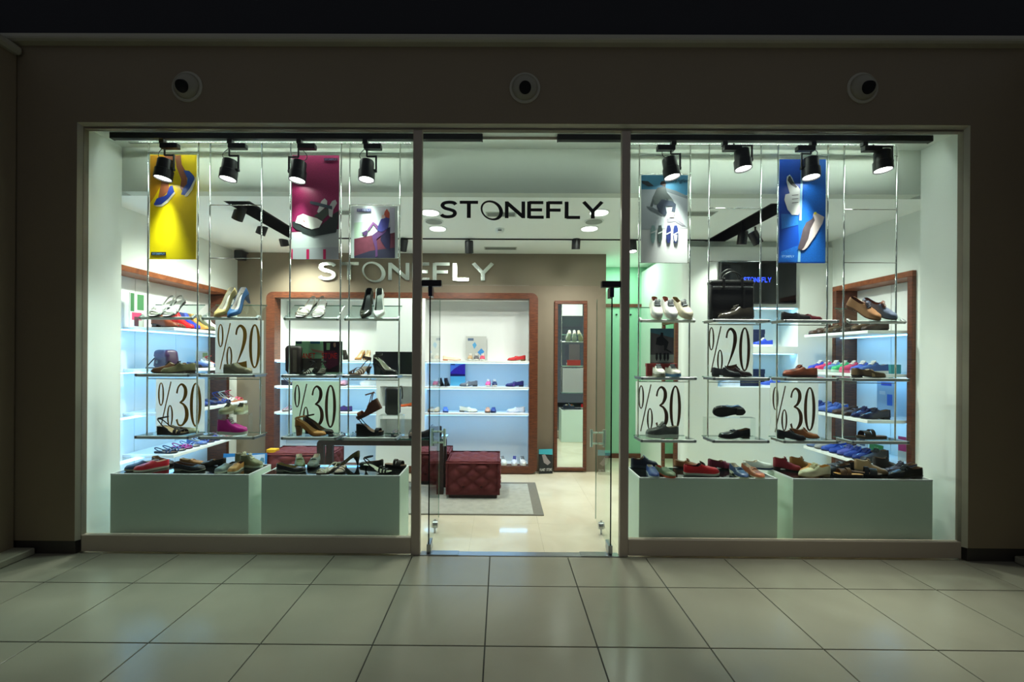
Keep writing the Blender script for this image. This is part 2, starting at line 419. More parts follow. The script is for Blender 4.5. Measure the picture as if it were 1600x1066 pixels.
GL = {
 'S': (.78, [stroke([(.72, .80, w_), (.62, .91, w_), (.40, .94, w_), (.17, .88, w_), (.10, .73, w_), (.22, .58, w_), (.45, .50, w_), (.64, .40, w_), (.68, .24, w_), (.56, .10, w_), (.32, .06, w_), (.13, .11, w_), (.05, .20, w_)])]),
 'T': (.86, [bar(0, .94, .86, .94), bar(.43, .9, .43, 0, .18)]),
 'O': (1.02, [ring(.52, .46, .52, .60, .13, .11, -.10, -.045)]),
 'N': (.92, [bar(.07, 0, .07, 1, .17), bar(.85, 0, .85, 1, .17), bar(.07, .93, .85, .07, .19)]),
 'E': (.76, [bar(.07, 0, .07, 1, .18), bar(.07, .94, .74, .94), bar(.07, .5, .68, .5), bar(.07, .06, .76, .06)]),
 'F': (.74, [bar(.07, 0, .07, 1, .18), bar(.07, .94, .74, .94), bar(.07, .49, .66, .49)]),
 'L': (.70, [bar(.07, 0, .07, 1, .18), bar(.07, .06, .70, .06)]),
 'Y': (.94, [bar(.04, 1, .47, .42, .18), bar(.90, 1, .47, .42, .18), bar(.47, .48, .47, 0, .18)]),
 'P': (.7, [bar(.07, 0, .07, 1, .2), stroke([(.07, .92, .17), (.4, .92, .17), (.6, .72, .19), (.4, .5, .17), (.07, .5, .17)])]),
 'A': (.84, [bar(.06, 0, .42, 1, .19), bar(.78, 0, .42, 1, .19), bar(.2, .3, .64, .3, .14)]),
 '3': (.42, [stroke([(.03, .76, .06), (.08, .90, .05), (.19, .97, .05), (.31, .89, .10), (.33, .75, .12), (.25, .61, .07), (.13, .55, .03)]),
             stroke([(.13, .55, .03), (.27, .50, .06), (.37, .36, .12), (.36, .18, .12), (.22, .03, .05), (.09, .04, .05), (.03, .16, .07)])]),
 '2': (.42, [stroke([(.03, .76, .06), (.07, .90, .06), (.18, .97, .06), (.31, .88, .11), (.34, .72, .13), (.28, .50, .10), (.15, .24, .05), (.04, .07, .03)]),
             stroke([(.03, .06, .11), (.2, .06, .13), (.41, .08, .16)], False)]),
 '0': (.42, [ring(.2, .5, .2, .51, .105, .04)]),
 '%': (.56, [ring(.11, .74, .105, .27, .056, .03), ring(.42, .24, .105, .25, .056, .03), stroke([(.10, -.04, .034), (.45, 1.03, .04)], False)]),
}
def text_parts(s, gap=.14):
    x = 0; out = []
    for ch in s:
        if ch == ' ': x += .5; continue
        w, ss = GL[ch]; out.append((ch, x, ss)); x += w + gap
    return out, x - gap
def letters(mb, s, x0, x1, z0, z1, y, th, gap=.14, only=None, sx=1):
    prt, w = text_parts(s, gap); kx = (x1 - x0) / w; kz = z1 - z0
    for i, (ch, x, ss) in enumerate(prt):
        if only is not None and i != only: continue
        for j, (L, R_) in enumerate(ss):
            yj = y - .0002 * j
            n = len(L); vs = []
            for (a, b_) in L: vs.append((x0 + (x + a) * kx, yj, z0 + b_ * kz))
            for (a, b_) in R_: vs.append((x0 + (x + a) * kx, yj, z0 + b_ * kz))
            for (a, b_) in L: vs.append((x0 + (x + a) * kx, yj + th, z0 + b_ * kz))
            for (a, b_) in R_: vs.append((x0 + (x + a) * kx, yj + th, z0 + b_ * kz))
            fs = []
            for k in range(n - 1):
                fs += [(k, k + 1, n + k + 1, n + k), (2 * n + k, 3 * n + k, 3 * n + k + 1, 2 * n + k + 1), (k, 2 * n + k, 2 * n + k + 1, k + 1), (n + k, n + k + 1, 3 * n + k + 1, 3 * n + k)]
            fs += [(0, n, 3 * n, 2 * n), (n - 1, 3 * n - 1, 4 * n - 1, 2 * n - 1)]
            mb.add(vs, fs)
    return mb
def font_mesh(txt, size, shear=0.0, ext=0.0004):
    cu = bpy.data.curves.new('text', 'FONT'); cu.body = txt; cu.size = size; cu.shear = shear; cu.extrude = ext; cu.resolution_u = 3
    cu.align_x = 'CENTER'
    o = bpy.data.objects.new('text', cu); COL.objects.link(o)
    bpy.context.view_layer.update()
    me = bpy.data.meshes.new_from_object(o)
    bpy.data.objects.remove(o)
    return me

# STONEFLY decal on transom glass
a = P(688, 341, 0.028); b_ = P(942, 315, 0.028)
t = thing('window_lettering', 'black STONEFLY lettering stuck on the glass above the open door', 'lettering', ((a.x + b_.x) / 2, .028, a.z))
for i in range(8):
    mb = letters(MB(), 'STONEFLY', a.x, b_.x, P(815, 341, .028).z, P(815, 315, .028).z, 0.0275, .0024, .13, only=i)
    mb.v = [(x - t.location.x, y - t.location.y, z - t.location.z) for x, y, z in mb.v]
    mb.build('letter', M_DECAL, t)

# ------------------------------------------------------------------ shop shell
SZ = 2.94                                    # shop ceiling
DZ = P(160, 206.5, 0.07).z + 0.012           # display ceiling
BKY = 0.34
pl = ix0 - .001; pr_ = ix1 + .001
struct(MB().box(pl - .5, pl, FY1, BKY, 0, DZ + .1).build('wall_left', M_WHITE))
struct(MB().box(pr_, pr_ + .55, FY1, BKY, 0, DZ + .1).build('wall_right', M_WHITE))
struct(MB().box(pl, pr_, FY1, BKY + .02, DZ, DZ + .08).build('ceiling', M_WHITE))
struct(MB().box(pl, pr_, BKY, BKY + .10, SZ, DZ).build('trim_4', M_BULK))
# main ceiling with two black channels and one slot
CH = ((P(345, 316, .6).x, P(386, 316, .6).x), (P(1172, 340, .95).x, P(1213, 332, .85).x))
chl0, chl1 = -2.53, -2.29
chr0, chr1 = 2.42, 2.66
chy0, chy1 = 0.56, 2.12
sl0, sl1 = 1.74, 1.80
cb = MB()
CX0, CX1, CYE = -4.2, 4.6, 3.6
def ceil(x0, x1, y0, y1): cb.box(x0, x1, y0, y1, SZ, SZ + .06)
ceil(CX0, CX1, BKY + .10, chy0); ceil(CX0, CX1, chy1, CYE)
ceil(CX0, chl0, chy0, chy1); ceil(chr1, CX1, chy0, chy1)
ceil(chl1, chr0, chy0, sl0); ceil(chl1, chr0, sl1, chy1)
cb.box(CX0, CX1, BKY + .1, CYE, SZ + .2, SZ + .25)
co = struct(cb.build('ceiling', M_CEIL))
for (a0, a1, y0, y1) in ((chl0, chl1, chy0, chy1), (chr0, chr1, chy0, chy1), (chl1, chr0, sl0, sl1)):
    k = MB(); z0 = SZ - .001; z1 = SZ + .12; tt = .004
    k.box(a0, a1, y0, y1, z1, z1 + tt)
    k.box(a0, a0 + tt, y0, y1, z0, z1); k.box(a1 - tt, a1, y0, y1, z0, z1); k.box(a0, a1, y0, y0 + tt, z0, z1); k.box(a0, a1, y1 - tt, y1, z0, z1)
    k.build('light_channel', M_TRACK, co)
# ceiling fittings
for i, (px, py, on) in enumerate(((672, 332, 1), (678, 346, 0), (684, 357, 1), (936, 332, 1), (928, 346, 0), (921, 357, 1))):
    c = PZ(px, py, SZ)
    side = 'left' if i < 3 else 'right'; rank = ('front', 'middle', 'rear')[i % 3]
    t = thing('ceiling_downlight' if on else 'ceiling_speaker', f'{"lit round recessed downlight" if on else "grey round ceiling speaker"}, {rank} of the {side} row beyond the door', 'ceiling light' if on else 'speaker', (c.x, c.y, SZ), group='round ceiling fittings')
    MB().lathe([(0.1, -.004), (0.1, 0), (0.085, 0.001), (.085, -.005), (.098, -.006)], n=28).build('rim', M_LAC, t)
    MB().lathe([(0.001, -.009), (0.085, -.009), (.085, -.0062)], n=28).build('lens' if on else 'grille', M_DOWN if on else mat('speaker_grille', (150, 156, 150), .6), t)
    if on: lamp('downlight_glow', 'AREA', (0, 0, -.018), DOWN_W, WARMW, t, size=.17)
for i, (px, py, w, lb) in enumerate(((783, 335, .30, 'slim ceiling vent above the shop entrance in the middle'), (782, 388, .42, 'slim ceiling vent just in front of the taupe back wall'),
                                 (528, 332, .30, 'slim ceiling vent above the left window display'), (1092, 334, .30, 'slim ceiling vent above the right window display'))):
    c = PZ(px, py, SZ); t = thing('ceiling_vent', lb, 'vent', (c.x, c.y, SZ), group='ceiling vents')
    MB().box(-w / 2, w / 2, -.07, .07, -.004, 0).build('frame', M_BULK, t)
    for k in range(3): MB().box(-w / 2 + .015, w / 2 - .015, -.05 + k * .035, -.03 + k * .035, -.007, -.003).build('slat', mat('vent_slat', (120, 124, 118), .6), t)
c = PZ(781, 358, SZ); t = thing('smoke_detector', 'small white smoke detector on the shop ceiling', 'detector', (c.x, c.y, SZ))
MB().lathe([(.05, 0), (.05, -.02), (.035, -.04), (.03, -.042)][::-1], n=20).build('housing', M_LAC, t)
MB().box(-.02, .02, -.052, -.045, -.03, -.022).build('vent', M_BLACK, t)

# back wall (with the recess for the cabinet)
KF = 2.32; KB = 2.66
kx0, kx1 = P(415, 600, KF).x, P(840, 600, KF).x
kz1 = P(620, 457, KF).z; kz0 = 0.012; fw = .112
bx0, bx1 = kx0 + fw, kx1 - fw; kzb, kzt = kz0 + .09, kz1 - .075
bwx1 = P(947, 430, BY).x
k = MB(); k.box(BX0 - .05, bx0 - .02, BY, BY + .12, 0, SZ); k.box(bx1 + .02, bwx1, BY, BY + .12, 0, SZ); k.box(bx0 - .02, bx1 + .02, BY, BY + .12, kzt + .02, SZ); k.box(bx0 - .02, bx1 + .02, BY, BY + .12, 0, kzb - .02)
struct(k.build('wall_back', M_TAUPE))
# left wall with niche
NLZ0, NLZ1 = 0.09, 2.385
NY0, NY1 = 0.50, P(351, 600, 2.29).y
NY1 = 2.27
k = MB(); k.box(BX0 - .3, BX0, BKY, NY0, 0, SZ); k.box(BX0 - .3, BX0, NY1, BY + .1, 0, SZ); k.box(BX0 - .3, BX0, NY0, NY1, NLZ1, SZ); k.box(BX0 - .3, BX0, NY0, NY1, 0, NLZ0)
struct(k.build('wall_left', M_WHITE))
# right wall with niche
RY0, RY1 = 0.74, 1.72
k = MB(); k.box(BX1, BX1 + .3, BKY, RY0, 0, SZ); k.box(BX1, BX1 + .3, RY1, 3.6, 0, SZ); k.box(BX1, BX1 + .3, RY0, RY1, NLZ1, SZ); k.box(BX1, BX1 + .3, RY0, RY1, 0, NLZ0)
struct(k.build('wall_right', M_WHITE))
# block with television (niches), rounded left corner
TY = 1.76
tvx0 = P(1068, 500, TY).x; tvx1 = BX1
n1 = (P(1122, 541, TY), P(1247, 481, TY)); n2 = (P(1122, 605, TY), P(1247, 553, TY))
k = MB(); TH = 2.86
nx0, nx1 = n1[0].x, n1[1].x
rc = .07
arc = [(tvx0 + rc - rc * math.cos(a), TY + rc - rc * math.sin(a)) for a in [PI / 2 * i / 6 for i in range(7)]]
k.poly([(tvx0, 3.5, 0)] + [(x, y, 0) for x, y in arc] + [(nx0, TY, 0), (nx0, 3.5, 0)], (0, 0, 1), TH)
zs = [0, n2[0].z, n2[1].z, n1[0].z, n1[1].z, TH]
for i in (0, 2, 4): k.box(nx0, nx1, TY, TY + .34, zs[i], zs[i + 1])
k.box(nx1, tvx1, TY, TY + .34, 0, TH); k.box(nx0, tvx1, TY + .34, TY + .4, 0, TH)
struct(k.build('wall_inner', M_WHITE))
struct(MB().box(tvx0 + .08, tvx1, TY + .06, 3.5, TH, SZ).build('trim_5', M_BULK))
# niche linings lit from above by LED strips
for i, nn in enumerate((n1, n2)):
    z0, z1 = nn[0].z, nn[1].z
    s_ = MB().box(nx0 + .01, nx1 - .01, TY + .05, TY + .11, z1 - .008, z1 - .001).build('led_strip', M_LED); s_['kind'] = 'structure'
# green passage
GY = 3.3
struct(MB().box(bwx1 - .3, tvx0 + .2, GY, GY + .1, 0, SZ).build('wall_passage', M_GREEN))
struct(MB().box(bwx1 - .1, bwx1 - .001, BY + .12, GY, 0, SZ).build('wall_passage', M_GREEN))
tz = P(1010, 478, GY).z
tr = MB(); tr.box(bwx1, tvx0, GY - .02, GY, tz - .025, tz + .025); vx = P(1029, 600, GY).x; tr.box(vx - .025, vx + .025, GY - .025, GY, 0.06, tz); tr.box(bwx1, tvx0, GY - .02, GY, 0, .07)
struct(tr.build('trim_6', M_WOOD))
for px in (963, 985):
    c = P(px, 492, GY)
    struct(MB().lathe([(.001, .02), (.014, .02), (.014, 0)], c, 'y', 12).build('trim_7', M_BLACK))
k = MB(); c0 = P(1035, 440, GY); k.box(c0.x, c0.x + .17, GY - .25, GY, P(1035, 444, GY).z, SZ); struct(k.build('trim_8', M_GREEN))
lamp('passage_fill_light', 'AREA', ((bwx1 + tvx0) / 2, 2.85, SZ - .02), 9, (.80, 1.0, .86), size=.35, rot=(0, 0, 0))  # added fill light without a fixture, brightens the passage

# ------------------------------------------------------------------ cabinets
def led(parent, x0, x1, y0, y1, z): MB().box(x0, x1, y0, y1, z - .008, z).build('led_strip', M_LED, parent)
SHZ = (1.82, 1.40, 0.96, 0.54)
def side_cabinet(sgn, xw, y0, y1, xf, ys0, ys1, label, npan):
    t = thing('wall_shelving', label, 'shelving', (xw, (y0 + y1) / 2, 0))
    L = t.location
    def pt(name, m_, *a, ch=.004):
        x0, x1, b0, b1, c0, c1 = a
        return MB().cbox(x0 - L.x, x1 - L.x, b0 - L.y, b1 - L.y, c0, c1, ch).build(name, m_, t)
    fw = .055; xo = xw - sgn * .035; xi = xw + sgn * .24
    pt('frame_rail', M_WOODH, xo, xi, y0, y1, NLZ1 - fw, NLZ1); pt('frame_rail', M_WOODH, xo, xi, y0, y1, NLZ0, NLZ0 + fw)
    pt('frame_post', M_WOOD, xo, xi, y0, y0 + fw, NLZ0 + fw, NLZ1 - fw); pt('frame_post', M_WOOD, xo, xi, y1 - fw, y1, NLZ0 + fw, NLZ1 - fw)
    w = (y1 - y0 - 2 * fw) / npan
    for i in range(npan):
        pt('back_panel', M_LAC, xi - sgn * .03, xi - sgn * .012, y0 + fw + i * w + .002, y0 + fw + (i + 1) * w - .002, NLZ0 + fw, NLZ1 - fw, ch=.002)
    for i, z in enumerate(SHZ):
        s = pt('shelf', M_LAC, xf, xi - sgn * .03, ys0, ys1, z - .032, z)
        xa, xb = xi - sgn * .14, xi - sgn * .22
        MB().box(xa - L.x, xb - L.x, y0 + fw - L.y, y1 - fw - L.y, z - .041, z - .0325).build('led_strip', M_LED, t)
    return t
CL = side_cabinet(-1, BX0, NY0, NY1, -3.28, .97, NY1 - .056, 'tall white wall shelving in a walnut frame along the left wall', 3)
CR = side_cabinet(1, BX1, RY0, RY1, 3.5, .80, RY1 - .056, 'tall white wall shelving in a walnut frame along the right wall', 2)

# back cabinet
FB = BY - .001
t = thing('wall_cabinet', 'wide backlit shelf cabinet with rounded walnut frame on the taupe back wall', 'cabinet', ((kx0 + kx1) / 2, KF, 0)); KT = t
def rrect(x0, x1, z0, z1, r, n=6):
    o = []
    for cx, cz_, a0 in ((x1 - r, z1 - r, 0), (x0 + r, z1 - r, PI / 2), (x0 + r, z0 + r, PI), (x1 - r, z0 + r, 3 * PI / 2)):
        for k in range(n + 1):
            a = a0 + PI / 2 * k / n; o.append((cx + r * math.cos(a), cz_ + r * math.sin(a)))
    return o
o1 = rrect(kx0, kx1, kz0, kz1, .085); i1 = rrect(kx0 + fw, kx1 - fw, kz0 + .09, kz1 - .075, .004)
n = len(o1); Lx, Ly = t.location.x, t.location.y
vs = [(x - Lx, 0, z) for x, z in o1] + [(x - Lx, 0, z) for x, z in i1] + [(x - Lx, FB - Ly, z) for x, z in o1] + [(x - Lx, FB - Ly, z) for x, z in i1]
fs = []
for k in range(n):
    j = (k + 1) % n
    fs += [(k, n + k, n + j, j), (k, j, 2 * n + j, 2 * n + k), (n + k, 3 * n + k, 3 * n + j, n + j)]
MB().add(vs, fs).build('frame', M_WOOD, t)
cx0, cx1 = P(588, 560, KF).x, P(664, 560, KF).x
KSZ = [P(745, y, KF).z for y in (564, 605, 646)]
def kp(name, m_, x0, x1, y0, y1, z0, z1, ch=.003): return MB().cbox(x0 - Lx, x1 - Lx, y0 - Ly, y1 - Ly, z0, z1, ch).build(name, m_, t)
for xs_ in (bx0 - .012, bx1): kp('side_panel', M_LAC, xs_, xs_ + .012, BY, KB, kzb - .012, kzt + .012)
for zs_ in (kzb - .012, kzt): kp('end_panel', M_LAC, bx0, bx1, BY, KB, zs_, zs_ + .012)
kp('back_panel', M_LAC, bx0, cx0, KB - .012, KB - .002, kzb, kzt); kp('back_panel', M_LAC, cx1, bx1, KB - .012, KB - .002, kzb, kzt)
for (a0, a1) in ((bx0, cx0), (cx1, bx1)):
    for z in KSZ:
        kp('shelf', M_LAC, a0, a1, KF + .004, KB - .012, z - .028, z)
        led(t, a0 - Lx + .01, a1 - Lx - .01, KF + .05 - Ly, KF + .12 - Ly, z - .0285)
# centre column with two niches
cn = [(P(627, 649 - 12, KF).z, P(627, 604, KF).z), (P(627, 687, KF).z, P(627, 655, KF).z)]
na, nb = P(594, 620, KF).x, P(658, 620, KF).x
cc = MB()
q = lambda x0, x1, y0, y1, z0, z1: cc.box(x0 - Lx, x1 - Lx, y0 - Ly, y1 - Ly, z0, z1)
q(cx0, na, KF + .002, KB, kzb, kzt); q(nb, cx1, KF + .002, KB, kzb, kzt); q(na, nb, KB - .02, KB, kzb, kzt)
q(na, nb, KF + .002, KB - .02, kzb, cn[1][0]); q(na, nb, KF + .002, KB - .02, cn[1][1], cn[0][0]); q(na, nb, KF + .002, KB - .02, cn[0][1], kzt)
cc.build('centre_column', M_LAC, t)
p0, p1 = P(586, 585, KF - .02), P(657.5, 550, KF - .02)
pt_ = thing('black_poster', 'plain glossy black panel leaning on the white centre column of the back cabinet', 'panel', ((p0.x + p1.x) / 2, KF - .005, p0.z))
wv = (p1.x - p0.x) / 2; hv = p1.z - p0.z
MB().cbox(-wv, wv, -.012, 0.0, 0, hv, .003).build('panel', mat('black_gloss', (9, 9, 11), .2), pt_)
MB().box(-wv, wv, -.02, .0, -.012, 0).build('ledge', M_LAC, pt_)

# chrome wall letters
a = P(498, 438, BY - .03); b_ = P(771, 411, BY - .03)
t = thing('wall_lettering', 'chrome STONEFLY letters on the taupe wall above the back cabinet', 'lettering', ((a.x + b_.x) / 2, BY - .03, a.z))
for i in range(8):
    mb = letters(MB(), 'STONEFLY', a.x, b_.x, P(640, 438, BY - .03).z, P(640, 411, BY - .03).z, BY - .036, .034, .16, only=i)
    mb.v = [(x - t.location.x, y - t.location.y, z - t.location.z) for x, y, z in mb.v]
    mb.build('letter', mat('chrome_letter', (226, 232, 226), .18, metal=1.0, var=.02), t)

# mirrors
def wall_mirror(label, x0, x1, z0, z1, y, fw=.045):
    t = thing('wall_mirror', label, 'mirror', ((x0 + x1) / 2, y, z0)); w = (x1 - x0) / 2; h = z1 - z0
    for a in ((-w, w, h - fw, h), (-w, w, 0, fw)): MB().cbox(a[0], a[1], -.04, 0, a[2], a[3], .004).build('frame_rail', M_WOOD, t)
    for a in ((-w, -w + fw), (w - fw, w)): MB().cbox(a[0], a[1], -.04, 0, fw, h - fw, .004).build('frame_post', M_WOOD, t)
    MB().box(-w + fw, w - fw, -.022, -.004, fw, h - fw).build('mirror_glass', M_MIRROR, t)
    return t
y_ = BY - .002
wall_mirror('tall narrow wall mirror in a walnut frame right of the cabinet', P(866, 600, y_ - .04).x, P(917, 600, y_ - .04).x, .02, P(890, 470, y_ - .04).z, y_)
t = wall_mirror('narrow tall mirror on the side of the television wall', -.22, .22, 0, 2.0, 0, .05)
t.rotation_euler = (0, 0, -PI / 2); t.location = (tvx0 - .001, TY + .36, .02)

# television
a = P(1126, 474, TY - .06); b_ = P(1246, 407.5, TY - .06)
t = thing('television', 'black wall television showing a blue STONEFLY logo', 'television', ((a.x + b_.x) / 2, TY - .001, a.z))
w = (b_.x - a.x) / 2; h = b_.z - a.z
MB().cbox(-w, w, -.05, 0, 0, h, .006).build('body', M_BLACK, t)
MB().box(-w + .012, w - .012, -.053, -.05, .012, h - .012).build('screen', M_TV, t)
lx0 = P(1162, 440, TY - .055).x - t.location.x; lx1 = P(1205, 440, TY - .055).x - t.location.x; lz0 = P(1183, 441, TY - .055).z - a.z; lz1 = P(1183, 433.5, TY - .055).z - a.z
letters(MB(), 'STONEFLY', lx0, lx1, lz0, lz1, -.0545, .001, .16).build('logo', M_TVTXT, t)

# ------------------------------------------------------------------ doors
def door(name, hx, ang, sgn):
    Ld, zb, zt = .70, .022, trz - .012
    t = bpy.data.objects.new(name, None); COL.objects.link(t); struct(t)
    t.location = (hx, .035, 0); t.rotation_euler = (0, 0, ang)
    g = MB().box(.0, Ld, -.005, .005, zb, zt).build('pane', M_GLASS, t)
    MB().box(-.0015, .0, -.005, .005, zb, zt).build('glass_edge', mat('dark_glass_edge', (16, 34, 28), .15), t)
    MB().box(Ld, Ld + .0012, -.005, .005, zb, zt).build('glass_edge', M_GEDGE, t)
    MB().cbox(-.004, .10, -.016, .016, zt - .075, zt + .006, .003).build('pivot_fitting', mat('pivot_dark', (40, 42, 60), .3, metal=.7), t)
    MB().cbox(-.004, .12, -.016, .016, .008, .075, .003).build('pivot_fitting', M_STEEL, t)
    k = MB(); k.lathe([(.001, .025), (.028, .025), (.032, .012), (.032, -.012), (.028, -.025), (.001, -.025)], (.40, 0, .075), 'y', 16); k.tube([(.40, 0, .0), (.40, 0, .12)], .009)
    k.build('floor_bolt', M_STEEL, t)
    for s in (-1, 1):
        k = MB()
        for dz in (-.05, .05): k.tube([(.60, s * .005, .80 + dz), (.60, s * .06, .80 + dz)], .009, 8)
        k.tube([(.60, s * .06, .72), (.60, s * .06, .88)], .013, 10)
        k.build('handle', mat('crystal_handle', (206, 232, 214), .08, metal=.4, var=.03), t)
    return t
hl = P(671, 660, .035).x; hr = P(955, 660, .035).x
door('door_1', hl, PI / 2 + .035, 1)
door('door_2', hr, PI / 2 - .055, -1)
for (x0, x1, nm) in ((ml1, P(690, 442, .03).x, 1), (P(940, 442, .03).x, mr0, 1)):
    struct(MB().cbox(x0, x1, .012, .06, trz - .012, trz + .036, .003).build('trim_9', mat('patch_fitting', (44, 40, 44), .35, metal=.6)))
for (px0, px1) in ((672, 716), (908, 951)):
    struct(MB().cbox(P(px0, 866, .0).x, P(px1, 866, 0).x, .0, .075, .004, .0095, .001).build('trim_10', M_STEEL))

# ------------------------------------------------------------------ window lighting
TRY, TRZ = 0.115, DZ
def track(x0, x1, label):
    t = thing('lighting_track', label, 'track', ((x0 + x1) / 2, TRY, TRZ)); w = (x1 - x0) / 2
    MB().cbox(-w, w, -.022, .022, -.045, 0, .003).build('rail', M_TRACK, t)
    for s in (-1, 1): MB().cbox(s * w, s * (w + .012), -.024, .024, -.047, 0, .003).build('end_cap', M_BLACK, t)
    return t
track(P(177, 213, TRY).x, P(752, 215, TRY).x, 'black ceiling lighting track above the left window display')
track(P(873, 215, TRY).x, P(1452, 218, TRY).x, 'black ceiling lighting track above the right window display')
M_BATTEN = emit('fill_batten_diffuser', (0.88, 1.0, 0.92), BATTEN)  # battens are added fill, put in to brighten bulkhead and display zone
for (x0, x1, lb) in ((pl + .22, ml0 - .04, 'added slim fill light hidden behind the lighting track over the left display'), (mr1 + .04, pr_ - .22, 'added slim fill light hidden behind the lighting track over the right display'), (ml1 + .02, mr0 - .02, 'added slim fill light behind the lighting track over the entrance')):
    t = thing('added_fill_batten', lb, 'lamp', ((x0 + x1) / 2, .147, DZ), group='added fill lights behind the lighting track'); w = (x1 - x0) / 2
    MB().cbox(-w, w, -.007, .007, -.008, 0, .001).build('housing', M_LAC, t); MB().box(-w + .01, w - .01, -.003, .007, -.011, -.008).build('diffuser', M_BATTEN if x1 < ml1 or x0 > mr0 else emit('fill_batten_diffuser_dim', (0.88, 1.0, 0.92), BATTEN * .25), t); MB().box(-w, w, -.0075, -.0045, -.022, 0).build('shade', M_FRAME, t)
def spot(px, py, side, tilt, label, gear=True, energy=1.0, aim=None, gpx=None):
    hc = P(px, py, TRY); top = TRZ - .046
    t = thing('track_spotlight', label, 'spotlight', (hc.x, TRY, top), group='black spotlights above the window')
    gx = (P(gpx, 240, TRY).x - hc.x) if gpx else .0
    MB().cbox(gx - .02, gx + .02, -.02, .02, -.035, .0, .004).build('track_adapter', M_BLACK, t)
    MB().cbox(gx + (-.01 if gx <= 0.01 else -.13), gx + (.13 if gx <= 0.01 else .01), -.024, .024, -.075, -.034, .004).build('driver_box', M_BLACK, t)
    hz = hc.z - top
    k = MB(); k.tube([(0, 0, -.03), (0, 0, hz + .115), ], .007, 8); k.tube([(0, 0, hz + .115), (side * .075, 0, hz + .115)], .007, 8); k.tube([(side * .075, 0, hz + .12), (side * .075, 0, hz - .01)], .008, 8)
    k.tube([(side * .08, 0, hz), (side * .05, 0, hz)], .014, 8); k.build('arm', M_BLACK, t)
    MB().tube(cr_spline([(gx * .6, .01, -.05), (-side * .06, .015, hz + .14), (-side * .05, .015, hz + .10), (0, .01, hz + .075)], 6), .003, 6).build('cable', M_BLACK, t)
    h = bpy.data.objects.new('head_tmp', None)
    rx, ry = tilt
    R_ = Matrix.Rotation(rx, 4, 'X') @ Matrix.Rotation(ry, 4, 'Y')
    k = MB(); k.lathe([(.001, .082), (.052, .08), (.056, .07), (.056, -.0), (.064, -.004), (.064, -.078), (.058, -.078), (.056, -.06), (.001, -.06)][::-1], n=24)
    hd = k.build('lamp_head', M_BLACK, t); autosmooth(hd.data, 30)
    hd.matrix_local = Matrix.Translation((0, 0, hz)) @ R_
    ln = MB().lathe([(.001, -.068), (.055, -.068), (.055, -.064)], n=24).build('lens', M_DISC, hd)
    d = R_ @ Vector((0, 0, -1))
    lo = Vector((0, 0, hz)) + d * .09
    lamp('spot_glow', 'SPOT', lo, SPOT_W * energy * (1.0 if px < 800 else 1.2), GREENW if px < 800 else (1.0, 0.99, 0.90), t, size=.04, angle=56, blend=1.0, target=lo + d)
    bpy.data.objects.remove(h)
    return t
spot(257, 265, 1, (-.08, .10), 'black track spotlight in front of the yellow poster', gpx=254)
spot(358, 266, 1, (-.08, .08), 'black track spotlight between the yellow and the maroon posters', gpx=360)
spot(466, 268, -1, (-.08, .06), 'black track spotlight in front of the maroon poster', gpx=468)
spot(573, 267, 1, (-.08, .0), 'black track spotlight above the poster of a seated person', gpx=571)
spot(1048, 263, 1, (-.08, -.14), 'black track spotlight above the pale poster of a jumping person', gpx=1052)
spot(1160, 250, 1, (-.08, -.06), 'black track spotlight between the pale poster and the blue poster', gpx=1132)
spot(1267, 263, -1, (-.08, .02), 'black track spotlight in front of the blue poster', gpx=1270)
spot(1379, 252, 1, (-.08, .0), 'black track spotlight nearest the right end of the window', gpx=1350)
# shop spotlights in channels and slot
def cspot(px, py, Y, tgt, label, e=1.0, r=.05, z=None):
    c = P(px, py, Y)
    t = thing('shop_spotlight', label, 'spotlight', (c.x, Y, c.z), group='black spotlights in the shop ceiling')
    d = (Vector(tgt) - c).normalized(); q_ = d.to_track_quat('-Z', 'Y')
    k = MB(); k.lathe([(.001, .075), (r * .9, .073), (r, .06), (r, -.07), (r * .93, -.07), (r * .9, -.055), (.001, -.055)][::-1], n=20); hd = k.build('lamp_head', M_BLACK, t); autosmooth(hd.data, 30)
    hd.rotation_mode = 'QUATERNION'; hd.rotation_quaternion = q_
    MB().lathe([(.001, -.062), (r * .88, -.062), (r * .88, -.058)], n=20).build('lens', M_DISC, hd)
    MB().tube([(0, 0, .04), (0, 0, SZ + .11 - c.z)], .009, 8).build('stem', M_BLACK, t)
    lo = d * .085
    lamp('spot_glow', 'SPOT', lo, SHOP_W * e, WARMW, t, size=.045, angle=115, blend=.9, target=lo + d)
    return t
cspot(374, 333, .82, (-3.5, 1.3, 1.2), 'black spotlight nearest the window in the left ceiling channel', 1.7)
cspot(410, 357, 1.35, (-3.5, 1.6, 1.0), 'middle black spotlight in the left ceiling channel', 1.7)
cspot(443, 375, 1.85, (-2.6, 2.5, 1.7), 'rear black spotlight in the left ceiling channel', 2.6)
cspot(1180, 372, 1.25, (3.7, 1.3, 1.2), 'black spotlight in the right ceiling channel aimed at wall shelves', 1.4)
cspot(1160, 372, 1.42, (2.6, 1.8, 1.2), 'black spotlight in the right ceiling channel aimed at the television', .8)
cspot(733, 386, 1.77, (-.4, 2.45, 1.2), 'black spotlight hanging from the ceiling slot above the red stool', .25)
cspot(900, 380, 1.77, (.9, 2.4, .6), 'black spotlight in the ceiling slot above the tall mirror', .8)
cspot(630, 383, 1.77, (-1.6, 2.45, 1.2), 'black spotlight in the ceiling slot right of the seated person poster', .3)
cspot(988, 385, 1.77, (1.6, 1.2, 0), 'black spotlight in the ceiling slot beside the right mullion', .6)
c = P(375, 398, 2.3); t = thing('corner_speaker', 'small black corner speaker where the left and back walls meet', 'speaker', c)
MB().cbox(-.05, .06, -.06, .06, -.07, .05, .012).build('body', M_BLACK, t); MB().tube([(0, .0, .04), (0, .17, .06)], .012).build('bracket', M_BLACK, t)

